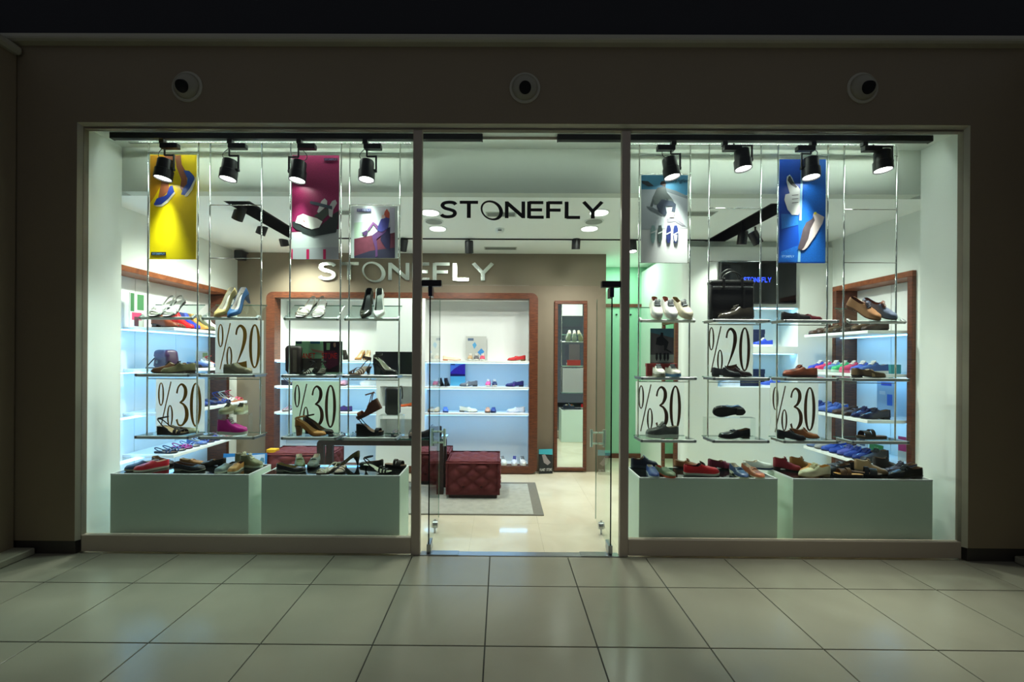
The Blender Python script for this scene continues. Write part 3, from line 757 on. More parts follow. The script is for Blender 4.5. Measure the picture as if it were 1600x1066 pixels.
# ------------------------------------------------------------------ hanging display racks
PY = 0.21; YF, YB = 0.115, 0.305
zt_ = P(265, 494, YF).z; zm_ = P(265, 584, YF).z; zl_ = P(265, 681, YF).z
RAIL_Z = DZ - .03
BAYS = [(231, 309, 'yellow', True), (327.5, 408, 'leftpct', True), (453, 532, 'maroon', True), (545.5, 624, 'seated', True),
        (998, 1077.5, 'jump', True), (1107, 1188, 'rightpct', False), (1214.5, 1292.5, 'blue', False), (1318, 1400, 'end', True)]
BAYN = ['below the yellow poster', 'between the yellow and maroon posters', 'below the maroon poster', 'below the poster of the seated person',
        'below the poster of the jumping person', 'between the pale and blue posters', 'below the blue poster', 'nearest the right end of the window']
RODS = [(239, 405), (239, 321, 404), (239, 405), (240, 321, 403), (244, 273, 411), (243, 326, 409), (243, 410), (244, 328, 411)]
BX = []
TILT = math.radians(37)
for bi, (pa, pb, nm, tilt) in enumerate(BAYS):
    xa, xb = P(pa, 450, PY).x, P(pb, 450, PY).x
    BX.append((xa, xb))
    t = thing('hanging_display_rack', f'chrome rod rack with three glass shelves hanging {BAYN[bi]}', 'display rack', ((xa + xb) / 2, PY, zl_ - .02), group='hanging racks in the window')
    L = t.location; w = (xb - xa) / 2
    for s in (-1, 1):
        MB().tube([(s * w, 0, -.01), (s * w, 0, RAIL_Z - L.z)], .0062, 8).build('pole', M_CHROME, t, True)
    for py in RODS[bi]:
        z = P((pa + pb) / 2, py, PY).z - L.z
        MB().tube([(-w, -.006, z), (w, -.006, z)], .0035, 6).build('cross_rod', M_CHROME, t)
    hw = w + .004; dep = YB - YF
    for si, z in enumerate((zl_, zm_, zt_)):
        sh = bpy.data.objects.new('shelf', None)
        k = MB(); k.cbox(-hw, hw, -dep / 2, dep / 2, -.009, 0, .002); g = k.build('glass_shelf', M_SHELFG, t)
        k = MB(); k.cbox(-hw - .004, hw + .004, -dep / 2 - .014, -dep / 2 - .0005, -.026, -.0005, .004); e_ = k.build('front_bar', M_SATIN, g)
        k = MB(); k.box(-hw, hw, dep / 2, dep / 2 + .001, -.009, 0); k.build('glass_edge', M_GEDGE, g)
        for s in (-1, 1):
            k = MB(); c0, c1 = (-dep / 2 - .016, -dep / 2 + .03) if si == 2 and tilt else (-dep / 2 - .016, dep / 2 * .6); k.cbox(s * hw - .009, s * hw + .012, c0, c1, -.024, -.0005, .003); k.build('side_clamp', M_STEEL, g)
        zz = z - L.z
        if si == 2 and tilt:
            g.matrix_local = Matrix.Translation((0, .005, zz + math.sin(TILT) * dep / 2)) @ Matrix.Rotation(TILT, 4, 'X')
        else: g.location = (0, .0, zz)
        if si < 2 or not tilt:
            zr = P((pa + pb) / 2, (592 if si == 1 else 502) + .0062 * ((pa + pb) / 2 - 265), PY).z - L.z
            if si: MB().tube([(-w, .0, zr), (w, .0, zr)], .004, 6).build('cross_rod', M_CHROME, t)
for (x0, x1, lb) in ((P(190, 216, .14).x, P(640, 218, .14).x, 'left'), (P(988, 220, .14).x, P(1410, 222, .14).x, 'right')):
    t = thing('hanging_rail', f'thin chrome ceiling rail carrying the {lb} hanging racks', 'rail', ((x0 + x1) / 2, PY, RAIL_Z))
    MB().cbox(-(x1 - x0) / 2, (x1 - x0) / 2, -.012, .012, 0, .012, .003).build('rail', M_CHROME, t)
    for k in range(5):
        x = -(x1 - x0) / 2 + (x1 - x0) * (k + .5) / 5
        MB().tube([(x, 0, .01), (x, 0, DZ - RAIL_Z)], .006).build('bracket', M_CHROME, t)

# ------------------------------------------------------------------ posters
def z2p(ox, oy, s, pts): return [(ox + x * s, oy + y * s) for x, y in pts]
class Poster:
    def __init__(s, name, label, x0, y0, x1, y1, Y, rgb, rough=.35, cat='poster', th=.005):
        a = P(x0, y1, Y); b_ = P(x1, y0, Y); s.Y = Y; s.n = 0
        s.t = thing(name, label, cat, ((a.x + b_.x) / 2, Y, a.z)); s.L = Vector(s.t.location)
        s.w = (b_.x - a.x) / 2; s.h = b_.z - a.z
        MB().cbox(-s.w, s.w, 0, th, 0, s.h, .001).build('panel', frosted('frosted_%d_%d_%d' % rgb, rgb) if cat == 'sign' else mat('print_%d_%d_%d' % rgb, rgb, rough), s.t)
    def shape(s, pts, rgb, name='printed_shape', var=.08, scale=8, layer=None):
        s.n += 1; y = -.0004 * s.n
        q_ = [P(px, py, s.Y) - s.L for px, py in pts]
        q_ = [(max(-s.w, min(s.w, v.x)), y, max(0, min(s.h, v.z))) for v in q_]
        MB().poly(q_, (0, 1, 0), .0003).build(name, mat('ink_%d_%d_%d_%d' % (rgb + (int(scale),)), rgb, .4, var=var, scale=scale), s.t)
    def text(s, txt, x0, y0, x1, y1, rgb, gap=.14):
        s.n += 1
        a = P(x0, y1, s.Y) - s.L; b_ = P(x1, y0, s.Y) - s.L
        letters(MB(), txt, a.x, b_.x, a.z, b_.z, -.0004 * s.n - .0004, .0003, gap).build('printed_text', mat('ink_%d_%d_%d_t' % rgb, rgb, .4), s.t)
    def font(s, txt, cx, y, hpx, rgb, shear=.3):
        s.n += 1
        me = font_mesh(txt, hpx * .0062, shear); o = obj('printed_text', me, mat('ink_%d_%d_%d_t' % rgb, rgb, .4), s.t)
        c = P(cx, y, s.Y) - s.L; o.location = (c.x, -.0004 * s.n - .0006, c.z); o.rotation_euler = (PI / 2, 0, 0)
POY = PY - .017
p = Poster('hanging_poster', 'tall yellow poster of feet in blue wedge shoes', 233.5, 242, 307, 405, POY, (250, 214, 12))
Z = lambda q_: z2p(220, 230, .1689, q_)
p.shape(Z([(80, 75), (330, 75), (300, 200), (200, 330), (120, 470), (80, 520)]), (214, 150, 28), 'printed_shadow', .2, 6)
p.shape(Z([(225, 75), (300, 75), (290, 200), (255, 300), (265, 400), (215, 450), (160, 480), (175, 400), (195, 300)]), (164, 98, 62), 'printed_leg')
p.shape(Z([(318, 75), (372, 75), (378, 160), (420, 230), (430, 330), (395, 420), (365, 380), (375, 300), (330, 180)]), (160, 96, 62), 'printed_leg')
p.shape(Z([(120, 530), (150, 475), (215, 455), (240, 440), (270, 360), (295, 355), (312, 415), (255, 485), (190, 545), (135, 542)]), (44, 70, 168), 'printed_shoe', .25, 20)
p.shape(Z([(130, 540), (190, 532), (255, 480), (312, 412), (320, 428), (250, 515), (195, 550), (150, 552)]), (232, 228, 204), 'printed_sole')
p.shape(Z([(375, 440), (392, 385), (430, 340), (432, 290), (398, 215), (450, 220), (495, 270), (500, 300), (455, 385), (420, 448)]), (50, 86, 170), 'printed_shoe', .25, 20)
p.shape(Z([(405, 450), (455, 385), (500, 298), (522, 268), (520, 300), (475, 400), (435, 455), (412, 460)]), (236, 230, 200), 'printed_sole')
p.shape(Z([(97, 972), (235, 972), (235, 1002), (97, 1002)]), (20, 24, 40), 'printed_logo')
p.text('STONEFLY', 238.5, 395.4, 258, 398.2, (150, 190, 230))
p = Poster('hanging_poster', 'tall maroon poster of white platform sandals', 455.5, 243, 530, 405, POY, (128, 26, 70))
Z = lambda q_: z2p(440, 230, .1689, q_)
p.shape(Z([(80, 75), (545, 75), (545, 640), (80, 780)]), (150, 30, 84), 'printed_wall', .55, 120)
p.shape(Z([(90, 790), (300, 775), (535, 760), (535, 935), (90, 950)]), (206, 208, 204), 'printed_table', .12, 12)
p.shape(Z([(90, 935), (535, 925), (535, 1040), (90, 1040)]), (190, 188, 190), 'printed_table_leg', .06)
for x in (230, 385, 78): p.shape(Z([(x, 945), (x + 26, 945), (x + 26, 1040), (x, 1040)]), (206, 28, 90), 'printed_stripe', .3, 60)
p.shape(Z([(100, 690), (180, 690), (190, 780), (140, 765), (105, 735)]), (44, 48, 48), 'printed_sole')
p.shape(Z([(170, 730), (240, 760), (330, 755), (420, 680), (480, 620), (535, 590), (525, 700), (505, 790), (300, 828), (190, 790)]), (46, 52, 48), 'printed_sole')
p.shape(Z([(300, 640), (390, 575), (440, 560), (475, 560), (440, 620), (370, 690), (330, 650)]), (70, 78, 66), 'printed_insole')
p.shape(Z([(330, 600), (370, 500), (400, 475), (425, 500), (420, 545), (380, 580), (345, 610)]), (208, 206, 200), 'printed_strap')
p.shape(Z([(440, 640), (435, 560), (470, 500), (500, 488), (515, 520), (480, 580), (470, 650)]), (200, 196, 192), 'printed_strap')
p.shape(Z([(265, 500), (330, 512), (470, 548), (470, 580), (400, 560), (265, 525)]), (66, 78, 88), 'printed_strap')
p.shape(Z([(130, 700), (150, 640), (200, 618), (260, 640), (330, 660), (380, 690), (350, 745), (280, 762), (220, 740), (180, 715)]), (246, 240, 228), 'printed_strap')
p.shape(Z([(190, 668), (222, 690), (212, 695)]), (150, 50, 50), 'printed_detail')
p.shape(Z([(395, 105), (520, 105), (520, 128), (395, 128)]), (60, 34, 60), 'printed_logo')
p.text('STONEFLY', 508, 248.6, 526, 251, (110, 110, 150))
p = Poster('hanging_poster', 'small white poster of a seated person in purple clothes', 548, 322, 622, 403.5, POY, (232, 240, 234))
p.shape(Z([(672, 560), (1048, 560), (1048, 1028), (672, 1028)]), (238, 238, 240), 'printed_photo', .05)
p.shape(Z([(672, 700), (760, 690), (860, 770), (672, 850)]), (206, 226, 200), 'printed_field')
p.shape(Z([(672, 850), (840, 815), (1048, 790), (1048, 1028), (672, 1028)]), (124, 60, 76), 'printed_wall', .35, 26)
p.shape(Z([(672, 1010), (820, 960), (1048, 930), (1048, 1028), (672, 1028)]), (58, 54, 76), 'printed_ground')
p.shape(Z([(1000, 560), (1048, 560), (1048, 790), (1005, 800)]), (208, 204, 220), 'printed_pillar')
p.shape(Z([(930, 770), (1005, 740), (1002, 960), (960, 930), (915, 860)]), (48, 40, 78), 'printed_coat')
p.shape(Z([(835, 820), (900, 770), (985, 745), (960, 790), (880, 850), (888, 940), (890, 1010), (868, 1018), (868, 940), (850, 880)]), (108, 66, 118), 'printed_leg')
p.shape(Z([(905, 740), (860, 700), (845, 690), (792, 765), (806, 778), (850, 715), (895, 775)]), (140, 84, 140), 'printed_leg')
p.shape(Z([(740, 795), (790, 768), (800, 790), (780, 822), (760, 812)]), (86, 54, 100), 'printed_boot')
p.shape(Z([(890, 740), (920, 670), (960, 640), (1000, 660), (985, 750), (930, 785), (890, 775)]), (82, 78, 158), 'printed_jacket', .2, 30)
p.shape(Z([(925, 655), (930, 630), (955, 625), (960, 655), (935, 665)]), (232, 190, 176), 'printed_face')
p.shape(Z([(955, 600), (975, 572), (1000, 610), (998, 660), (965, 650), (950, 625)]), (206, 92, 70), 'printed_hair')
p.shape(Z([(698, 572), (830, 572), (830, 598), (698, 598)]), (54, 44, 116), 'printed_logo')
p.text('STONEFLY', 559, 327.6, 579.5, 330, (220, 224, 240))
p = Poster('hanging_poster', 'tall pale poster of a jumping person above four shoes', 1001, 273.5, 1075, 410.5, POY, (240, 246, 246))
Z = lambda q_: z2p(990, 260, .15, q_)
p.shape(Z([(80, 92), (570, 92), (560, 300), (80, 300)]), (92, 168, 206), 'printed_sky', .2, 6)
p.shape(Z([(80, 240), (350, 240), (560, 330), (560, 640), (80, 660)]), (206, 218, 222), 'printed_sand', .12, 8)
p.shape(Z([(340, 225), (440, 255), (560, 310), (560, 340), (330, 260)]), (150, 166, 170), 'printed_hill')
p.shape(Z([(80, 150), (150, 155), (210, 205), (150, 210), (90, 180)]), (60, 70, 76), 'printed_rock')
p.shape(Z([(345, 545), (430, 530), (545, 625), (500, 620), (430, 575), (350, 585)]), (150, 150, 160), 'printed_shadow')
p.shape(Z([(130, 415), (200, 430), (330, 500), (300, 520), (180, 465)]), (120, 132, 136), 'printed_board')
p.shape(Z([(215, 400), (195, 330), (245, 225), (330, 205), (345, 270), (405, 345), (420, 380), (330, 345), (290, 380), (235, 400)]), (112, 126, 122), 'printed_jacket', .25, 26)
p.shape(Z([(170, 420), (195, 335), (215, 360), (195, 425)]), (90, 104, 104), 'printed_arm')
p.shape(Z([(240, 410), (290, 345), (400, 365), (440, 395), (425, 480), (392, 475), (405, 415), (330, 415), (345, 490), (320, 515), (260, 470)]), (70, 82, 98), 'printed_trousers')
p.shape(Z([(390, 478), (425, 482), (415, 535), (370, 530)]), (190, 176, 170), 'printed_shoe')
p.shape(Z([(275, 190), (285, 160), (320, 152), (335, 180), (328, 215), (300, 205)]), (74, 60, 52), 'printed_head')
for i, (x, c_) in enumerate(((200, (148, 184, 182)), (272, (66, 84, 82)), (362, (38, 52, 112)), (434, (44, 62, 128)))):
    p.shape(Z([(x - 14, 618), (x + 14, 616), (x + 26, 660), (x + 22, 760), (x + 10, 800), (x - 12, 800), (x - 24, 760), (x - 25, 670)]), c_, 'printed_shoe', .3, 40)
    p.shape(Z([(x - 22, 690 + 6 * i), (x + 24, 672 + 4 * i), (x + 24, 684 + 4 * i), (x - 22, 704 + 6 * i)]), (226, 236, 232), 'printed_stripe')
p.shape(Z([(416, 716), (452, 714), (448, 770), (434, 792), (420, 770)]), (206, 216, 216), 'printed_insole')
p.font('wrangler', 1059, 286, 7.4, (24, 40, 60), .35)
p = Poster('hanging_poster', 'tall bright blue poster of two hanging sneakers', 1217, 249, 1290.5, 411, POY, (12, 74, 178))
Z = lambda q_: z2p(1205, 240, .1687, q_)
p.shape(Z([(290, 60), (520, 60), (520, 1005), (260, 1005), (250, 640), (300, 400)]), (24, 104, 210), 'printed_carpet', .75, 160)
p.shape(Z([(90, 560), (250, 560), (250, 660), (95, 700)]), (34, 118, 214), 'printed_carpet', .6, 160)
p.shape(Z([(90, 910), (250, 850), (250, 1005), (70, 1005)]), (24, 104, 210), 'printed_carpet', .7, 160)
p.shape(Z([(275, 120), (300, 120), (290, 300), (280, 620), (258, 620), (270, 300)]), (160, 214, 240), 'printed_stripe')
p.shape(Z([(250, 890), (272, 890), (268, 1005), (244, 1005)]), (150, 208, 240), 'printed_stripe')
p.shape(Z([(140, 260), (145, 215), (170, 195), (195, 230), (215, 280), (250, 310), (265, 330), (262, 540), (250, 570), (190, 568), (150, 520), (120, 430), (130, 380), (170, 370), (150, 300)]), (226, 232, 228), 'printed_sneaker', .1, 20)
p.shape(Z([(150, 250), (158, 215), (175, 208), (200, 260), (240, 310), (225, 318), (180, 290)]), (52, 58, 60), 'printed_collar')
for k_ in range(3): p.shape(Z([(190, 385 + 35 * k_), (250, 380 + 35 * k_), (250, 387 + 35 * k_), (190, 392 + 35 * k_)]), (120, 126, 124), 'printed_lace')
p.shape(Z([(385, 560), (410, 548), (490, 590), (470, 650), (400, 770), (330, 870), (300, 895), (265, 895), (300, 790), (350, 680), (385, 610)]), (218, 206, 204), 'printed_sole')
p.shape(Z([(320, 640), (375, 608), (388, 580), (400, 620), (360, 700), (340, 790), (300, 870), (275, 898), (243, 880), (270, 790), (290, 700)]), (88, 78, 84), 'printed_sneaker', .3, 30)
p.shape(Z([(390, 548), (412, 542), (418, 558), (396, 570)]), (226, 216, 60), 'printed_tab')
p.text('STONEFLY', 1221, 399.5, 1240, 402.5, (160, 206, 240))

# percent signs
def percent(px0, py0, px1, py1, txt, label, ink, zb=None, rgb=(236, 238, 226)):
    Y = .298
    p = Poster('discount_sign', label, px0, py0, px1, py1, Y, rgb, .25, 'sign', .003)
    if zb is not None:
        p.t.location.z = zb; p.L.z = zb
    W_ = 2 * p.w; H_ = p.h
    for i in range(3):
        g = .06
        mb = letters(MB(), txt, -p.w + W_ * .045, p.w - W_ * .05, H_ * .10, H_ * .92, -.0012, .0008, g, only=i)
        mb.build('numeral', ink, p.t)
    return p
percent(243, 587, 320, 669, '%30', 'pale board reading %30 in gold under the shelf of khaki lace-ups', M_GOLD, zl_ + .001)
percent(336, 498, 412, 580, '%20', 'pale board reading %20 in gold behind the taupe wedge slide', M_GOLD, zm_ + .001)
percent(456, 591, 530, 671, '%30', 'greenish board reading %30 behind the tan block-heel pump', M_BRONZE_P, zl_ + .001, (206, 226, 200))
percent(993, 591, 1069, 674, '%30', 'grey board reading %30 behind the grey sneaker', M_BRONZE_P, zl_ + .001, (226, 220, 222))
percent(1103, 504, 1177, 586, '%20', 'pale board reading %20 below the black briefcase', M_BRONZE_P, zm_ + .001)
percent(1203, 591, 1279, 673, '%30', 'pale board reading %30 under the blue poster bay', M_BRONZE_P, zl_ + .001)

# other posters
p = Poster('counter_poster', 'landscape poster with red PLANET STONE lettering on the middle glass shelf', 461, 533, 535, 583, .298, (150, 196, 150), .35)
p.t.location.z = zm_ + .001; p.L.z = zm_ + .001
Z = lambda q_: z2p(430, 520, .0844, q_)
p.shape(Z([(380, 150), (495, 150), (490, 205), (385, 205)]), (24, 60, 78), 'printed_window'); p.shape(Z([(650, 145), (830, 145), (830, 205), (650, 205)]), (40, 110, 140), 'printed_window')
p.shape(Z([(890, 145), (1240, 145), (1240, 730), (940, 730), (900, 500)]), (44, 20, 28), 'printed_wall', .3, 20)
p.shape(Z([(950, 190), (1020, 190), (1010, 320), (950, 320)]), (150, 190, 140), 'printed_window')
p.shape(Z([(1050, 170), (1110, 150), (1150, 200), (1150, 330), (1060, 330), (1030, 280)]), (34, 18, 22), 'printed_hair')
p.shape(Z([(1080, 190), (1120, 185), (1125, 250), (1100, 275), (1080, 240)]), (190, 140, 116), 'printed_face')
p.shape(Z([(650, 290), (720, 310), (900, 340), (890, 385), (700, 345)]), (182, 130, 104), 'printed_arm')
p.shape(Z([(900, 350), (1100, 330), (1170, 400), (1160, 600), (1000, 680), (900, 600)]), (96, 22, 50), 'printed_dress', .3, 25)
p.shape(Z([(480, 480), (860, 480), (860, 730), (480, 730)]), (70, 60, 48), 'printed_floor', .3, 20)
p.text('PLANET', 464, 552, 493, 560, (226, 36, 24)); p.text('STONE', 503, 552, 527, 560, (220, 34, 24))
p = Poster('counter_poster', 'small dark poster of a jumping person standing behind white sneakers', 1016, 513.5, 1053, 568, .29, (92, 84, 88))
Z = lambda q_: z2p(980, 500, .0938, q_)
p.shape(Z([(385, 140), (780, 140), (780, 300), (385, 210)]), (70, 112, 134), 'printed_sky'); p.shape(Z([(385, 580), (780, 580), (780, 710), (385, 710)]), (150, 158, 150), 'printed_ground')
p.shape(Z([(550, 270), (560, 210), (600, 215), (600, 280), (690, 370), (660, 470), (620, 520), (610, 420), (560, 430), (475, 410), (490, 300)]), (20, 20, 22), 'printed_figure')
p.shape(Z([(600, 490), (650, 480), (750, 540), (720, 545)]), (20, 20, 22), 'printed_board')
for x in (490, 552, 622, 676): p.shape(Z([(x - 18, 550), (x + 18, 550), (x + 20, 640), (x, 690), (x - 20, 640)]), (24, 24, 26), 'printed_shoe')
p.t.location.z += .0
p = Poster('shelf_poster', 'small grey poster with blue flowers on the top shelf of the back cabinet', 727.5, 524, 760, 562, KB - .06, (196, 200, 196)); p.t.location.z = KSZ[0]
p.shape([(738, 537), (742, 533), (745, 538), (741, 544)], (92, 170, 220)); p.shape([(746, 549), (752, 543), (757, 548), (751, 554)], (70, 150, 220)); p.shape([(731, 527), (740, 527), (740, 531), (731, 531)], (90, 110, 140), 'printed_logo')
p = Poster('shelf_poster', 'small purple city poster on the middle shelf of the back cabinet', 703.5, 568, 727, 603.5, KB - .06, (120, 206, 226)); p.t.location.z = KSZ[1]
p.shape([(703.5, 568), (727, 568), (727, 589), (703.5, 589)], (98, 138, 220), 'printed_sky')
p.shape([(703.5, 583), (710, 577), (718, 572), (727, 569), (727, 588), (703.5, 586)], (66, 34, 160), 'printed_city', .5, 60)
p.shape([(703.5, 585), (727, 586), (727, 589), (703.5, 589)], (30, 24, 90), 'printed_city'); p.shape([(704.5, 569.5), (711, 569.5), (711, 571.5), (704.5, 571.5)], (40, 40, 80), 'printed_logo')
p = Poster('floor_poster', 'small dark boot poster with turquoise top leaning on the taupe wall', 842, 703, 864, 741, BY - .12, (24, 28, 32)); p.t.location.z = 0.002
p.shape([(842, 703), (864, 703), (864, 712), (842, 710.5)], (60, 170, 186), 'printed_band'); p.shape([(847, 712), (852, 711), (856, 718), (861, 724), (856, 728), (850, 724)], (150, 140, 140), 'printed_boot')
p.text('PLANET', 843.5, 733, 852, 736.5, (220, 222, 220)); p.text('STONE', 854, 733, 862.5, 736.5, (220, 222, 220))
p.t.rotation_euler = (-.06, 0, .12)
p = Poster('floor_poster', 'blue framed landscape poster standing left of the back cabinet', 349, 696, 415, 745, 1.75, (36, 118, 190)); p.t.location.z = .002
Z = lambda q_: z2p(310, 660, .0844, q_)
p.shape(Z([(520, 490), (1205, 440), (1205, 700), (520, 900)]), (186, 204, 232), 'printed_field'); p.shape(Z([(1100, 590), (1140, 505), (1190, 510), (1200, 600)]), (84, 130, 156), 'printed_shoe'); p.shape(Z([(860, 510), (960, 520), (1060, 640), (1000, 660)]), (30, 34, 70), 'printed_shoe')
p.t.rotation_euler = (-.05, 0, .08)

# ------------------------------------------------------------------ plinths
PLZ = P(280, 741, .09).z; PLY0, PLY1 = .09, .42
PLIN = []
for i, (a, b_, lb) in enumerate(((172, 388.5, 'pale green display plinth at the left end of the window'), (408, 624.5, 'pale green display plinth just left of the entrance'),
                             (998.5, 1215, 'pale green display plinth just right of the entrance'), (1239, 1457.5, 'pale green display plinth at the right end of the window'))):
    xa, xb = P(a, 790, PLY0).x, P(b_, 790, PLY0).x
    t = thing('display_plinth', lb, 'plinth', ((xa + xb) / 2, (PLY0 + PLY1) / 2, 0), group='plinths in the window'); w = (xb - xa) / 2; d = (PLY1 - PLY0) / 2
    MB().cbox(-w, w, -d, d, .001, PLZ - .012, .002).build('body', M_PLINTH, t)
    k = MB(); bw = .012
    k.box(-w, w, -d, -d + bw, PLZ - .012, PLZ); k.box(-w, w, d - bw, d, PLZ - .012, PLZ); k.box(-w, -w + bw, -d + bw, d - bw, PLZ - .012, PLZ); k.box(w - bw, w, -d + bw, d - bw, PLZ - .012, PLZ)
    k.build('top_rim', M_LAC, t)
    n_ = 3; ww = (2 * w - 2 * bw) / n_
    for j in range(n_): MB().box(-w + bw + j * ww + .001, -w + bw + (j + 1) * ww - .001, -d + bw, d - bw, PLZ - .012, PLZ - .001).build('top_panel', M_PTOP, t)
    PLIN.append((xa, xb))

# ------------------------------------------------------------------ shoes
def sstep(a, b_, t):
    u = max(0.0, min(1.0, (t - a) / (b_ - a))) if b_ != a else 1.0
    return u * u * (3 - 2 * u)
def knots(kn, t):
    if t <= kn[0][0]: return kn[0][1]
    for (a, va), (b_, vb) in zip(kn, kn[1:]):
        if t <= b_: return va + (vb - va) * sstep(a, b_, t)
    return kn[-1][1]
# H heel lift, ts sole thickness, hh/hs/ht/toe heights, th throat position, pt toe pointedness
KIND = {
 'ballet_flat': dict(H=.010, ts=.007, hh=.054, hs=.036, ht=.036, th=.70, toe=.031, pt=0, heel='low'),
 'loafer': dict(H=.016, ts=.009, hh=.062, hs=.048, ht=.062, th=.50, toe=.036, pt=0, heel='low', saddle=1),
 'boat_shoe': dict(H=.0, ts=.018, hh=.060, hs=.050, ht=.070, th=.48, toe=.038, pt=0, laces=3),
 'lace_up_shoe': dict(H=.018, ts=.010, hh=.068, hs=.056, ht=.080, th=.46, toe=.038, pt=.4, heel='low', laces=4),
 'sneaker': dict(H=.004, ts=.026, hh=.066, hs=.054, ht=.086, th=.46, toe=.040, pt=0, laces=5),
 'high_top_sneaker': dict(H=.004, ts=.024, hh=.108, hs=.100, ht=.112, th=.40, toe=.044, pt=0, laces=6),
 'slip_on_shoe': dict(H=.0, ts=.018, hh=.056, hs=.048, ht=.064, th=.48, toe=.036, pt=0),
 'pump': dict(H=.085, ts=.006, hh=.056, hs=.034, ht=.032, th=.71, toe=.028, pt=.8, heel='stiletto'),
 'block_heel_pump': dict(H=.080, ts=.007, hh=.056, hs=.034, ht=.034, th=.70, toe=.030, pt=.3, heel='block', ankle=1),
 'ankle_boot': dict(H=.030, ts=.010, hh=.150, hs=.148, ht=.150, th=.36, toe=.042, pt=.4, heel='low'),
 'desert_boot': dict(H=.012, ts=.012, hh=.098, hs=.090, ht=.104, th=.40, toe=.042, pt=0, heel='low', laces=3),
 'sandal': dict(H=.006, ts=.012, straps=((.80, .030, .022), (.66, .042, .020)), ankle=.6, pt=0, sandal=1),
 'strappy_sandal': dict(H=.055, ts=.008, straps=((.84, .028, .016), (.74, .036, .016), (.62, .046, .016)), ankle=1, pt=0, heel='stiletto', sandal=1),
 'wedge_sandal': dict(H=.055, ts=.018, straps=((.82, .032, .030), (.68, .044, .026)), ankle=1, pt=0, wedge=1, sandal=1),
 'platform_wedge': dict(H=.070, ts=.038, straps=((.80, .034, .040),), ankle=1, pt=0, wedge=1, sandal=1),
 'wedge_slide': dict(H=.040, ts=.014, hh=.030, hs=.028, ht=.060, th=.42, toe=.036, pt=.2, wedge=1),
 'slide_sandal': dict(H=.004, ts=.026, straps=((.72, .052, .060), (.52, .064, .034)), pt=0, sandal=1),
}
SL = .265
def halfw(t, pt):
    wh, wb = .031, .046
    if t < .12: return wh * max(.30, math.sqrt(max(0, 1 - ((.12 - t) / .125) ** 2)))
    if t < .70: return wh + (wb - wh) * sstep(.25, .70, t) - .002 * math.sin(PI * (t - .12) / .58)
    u = (t - .70) / .30
    rnd = math.sqrt(max(0, 1 - u ** 2.4)); pnt = (1 - u ** 1.25)
    return max(.004, wb * (rnd * (1 - pt) + pnt * pt))
ST = [0, .012, .035, .07, .11, .17, .24, .31, .38, .44, .50, .56, .62, .68, .74, .80, .86, .91, .95, .98, 1.0]
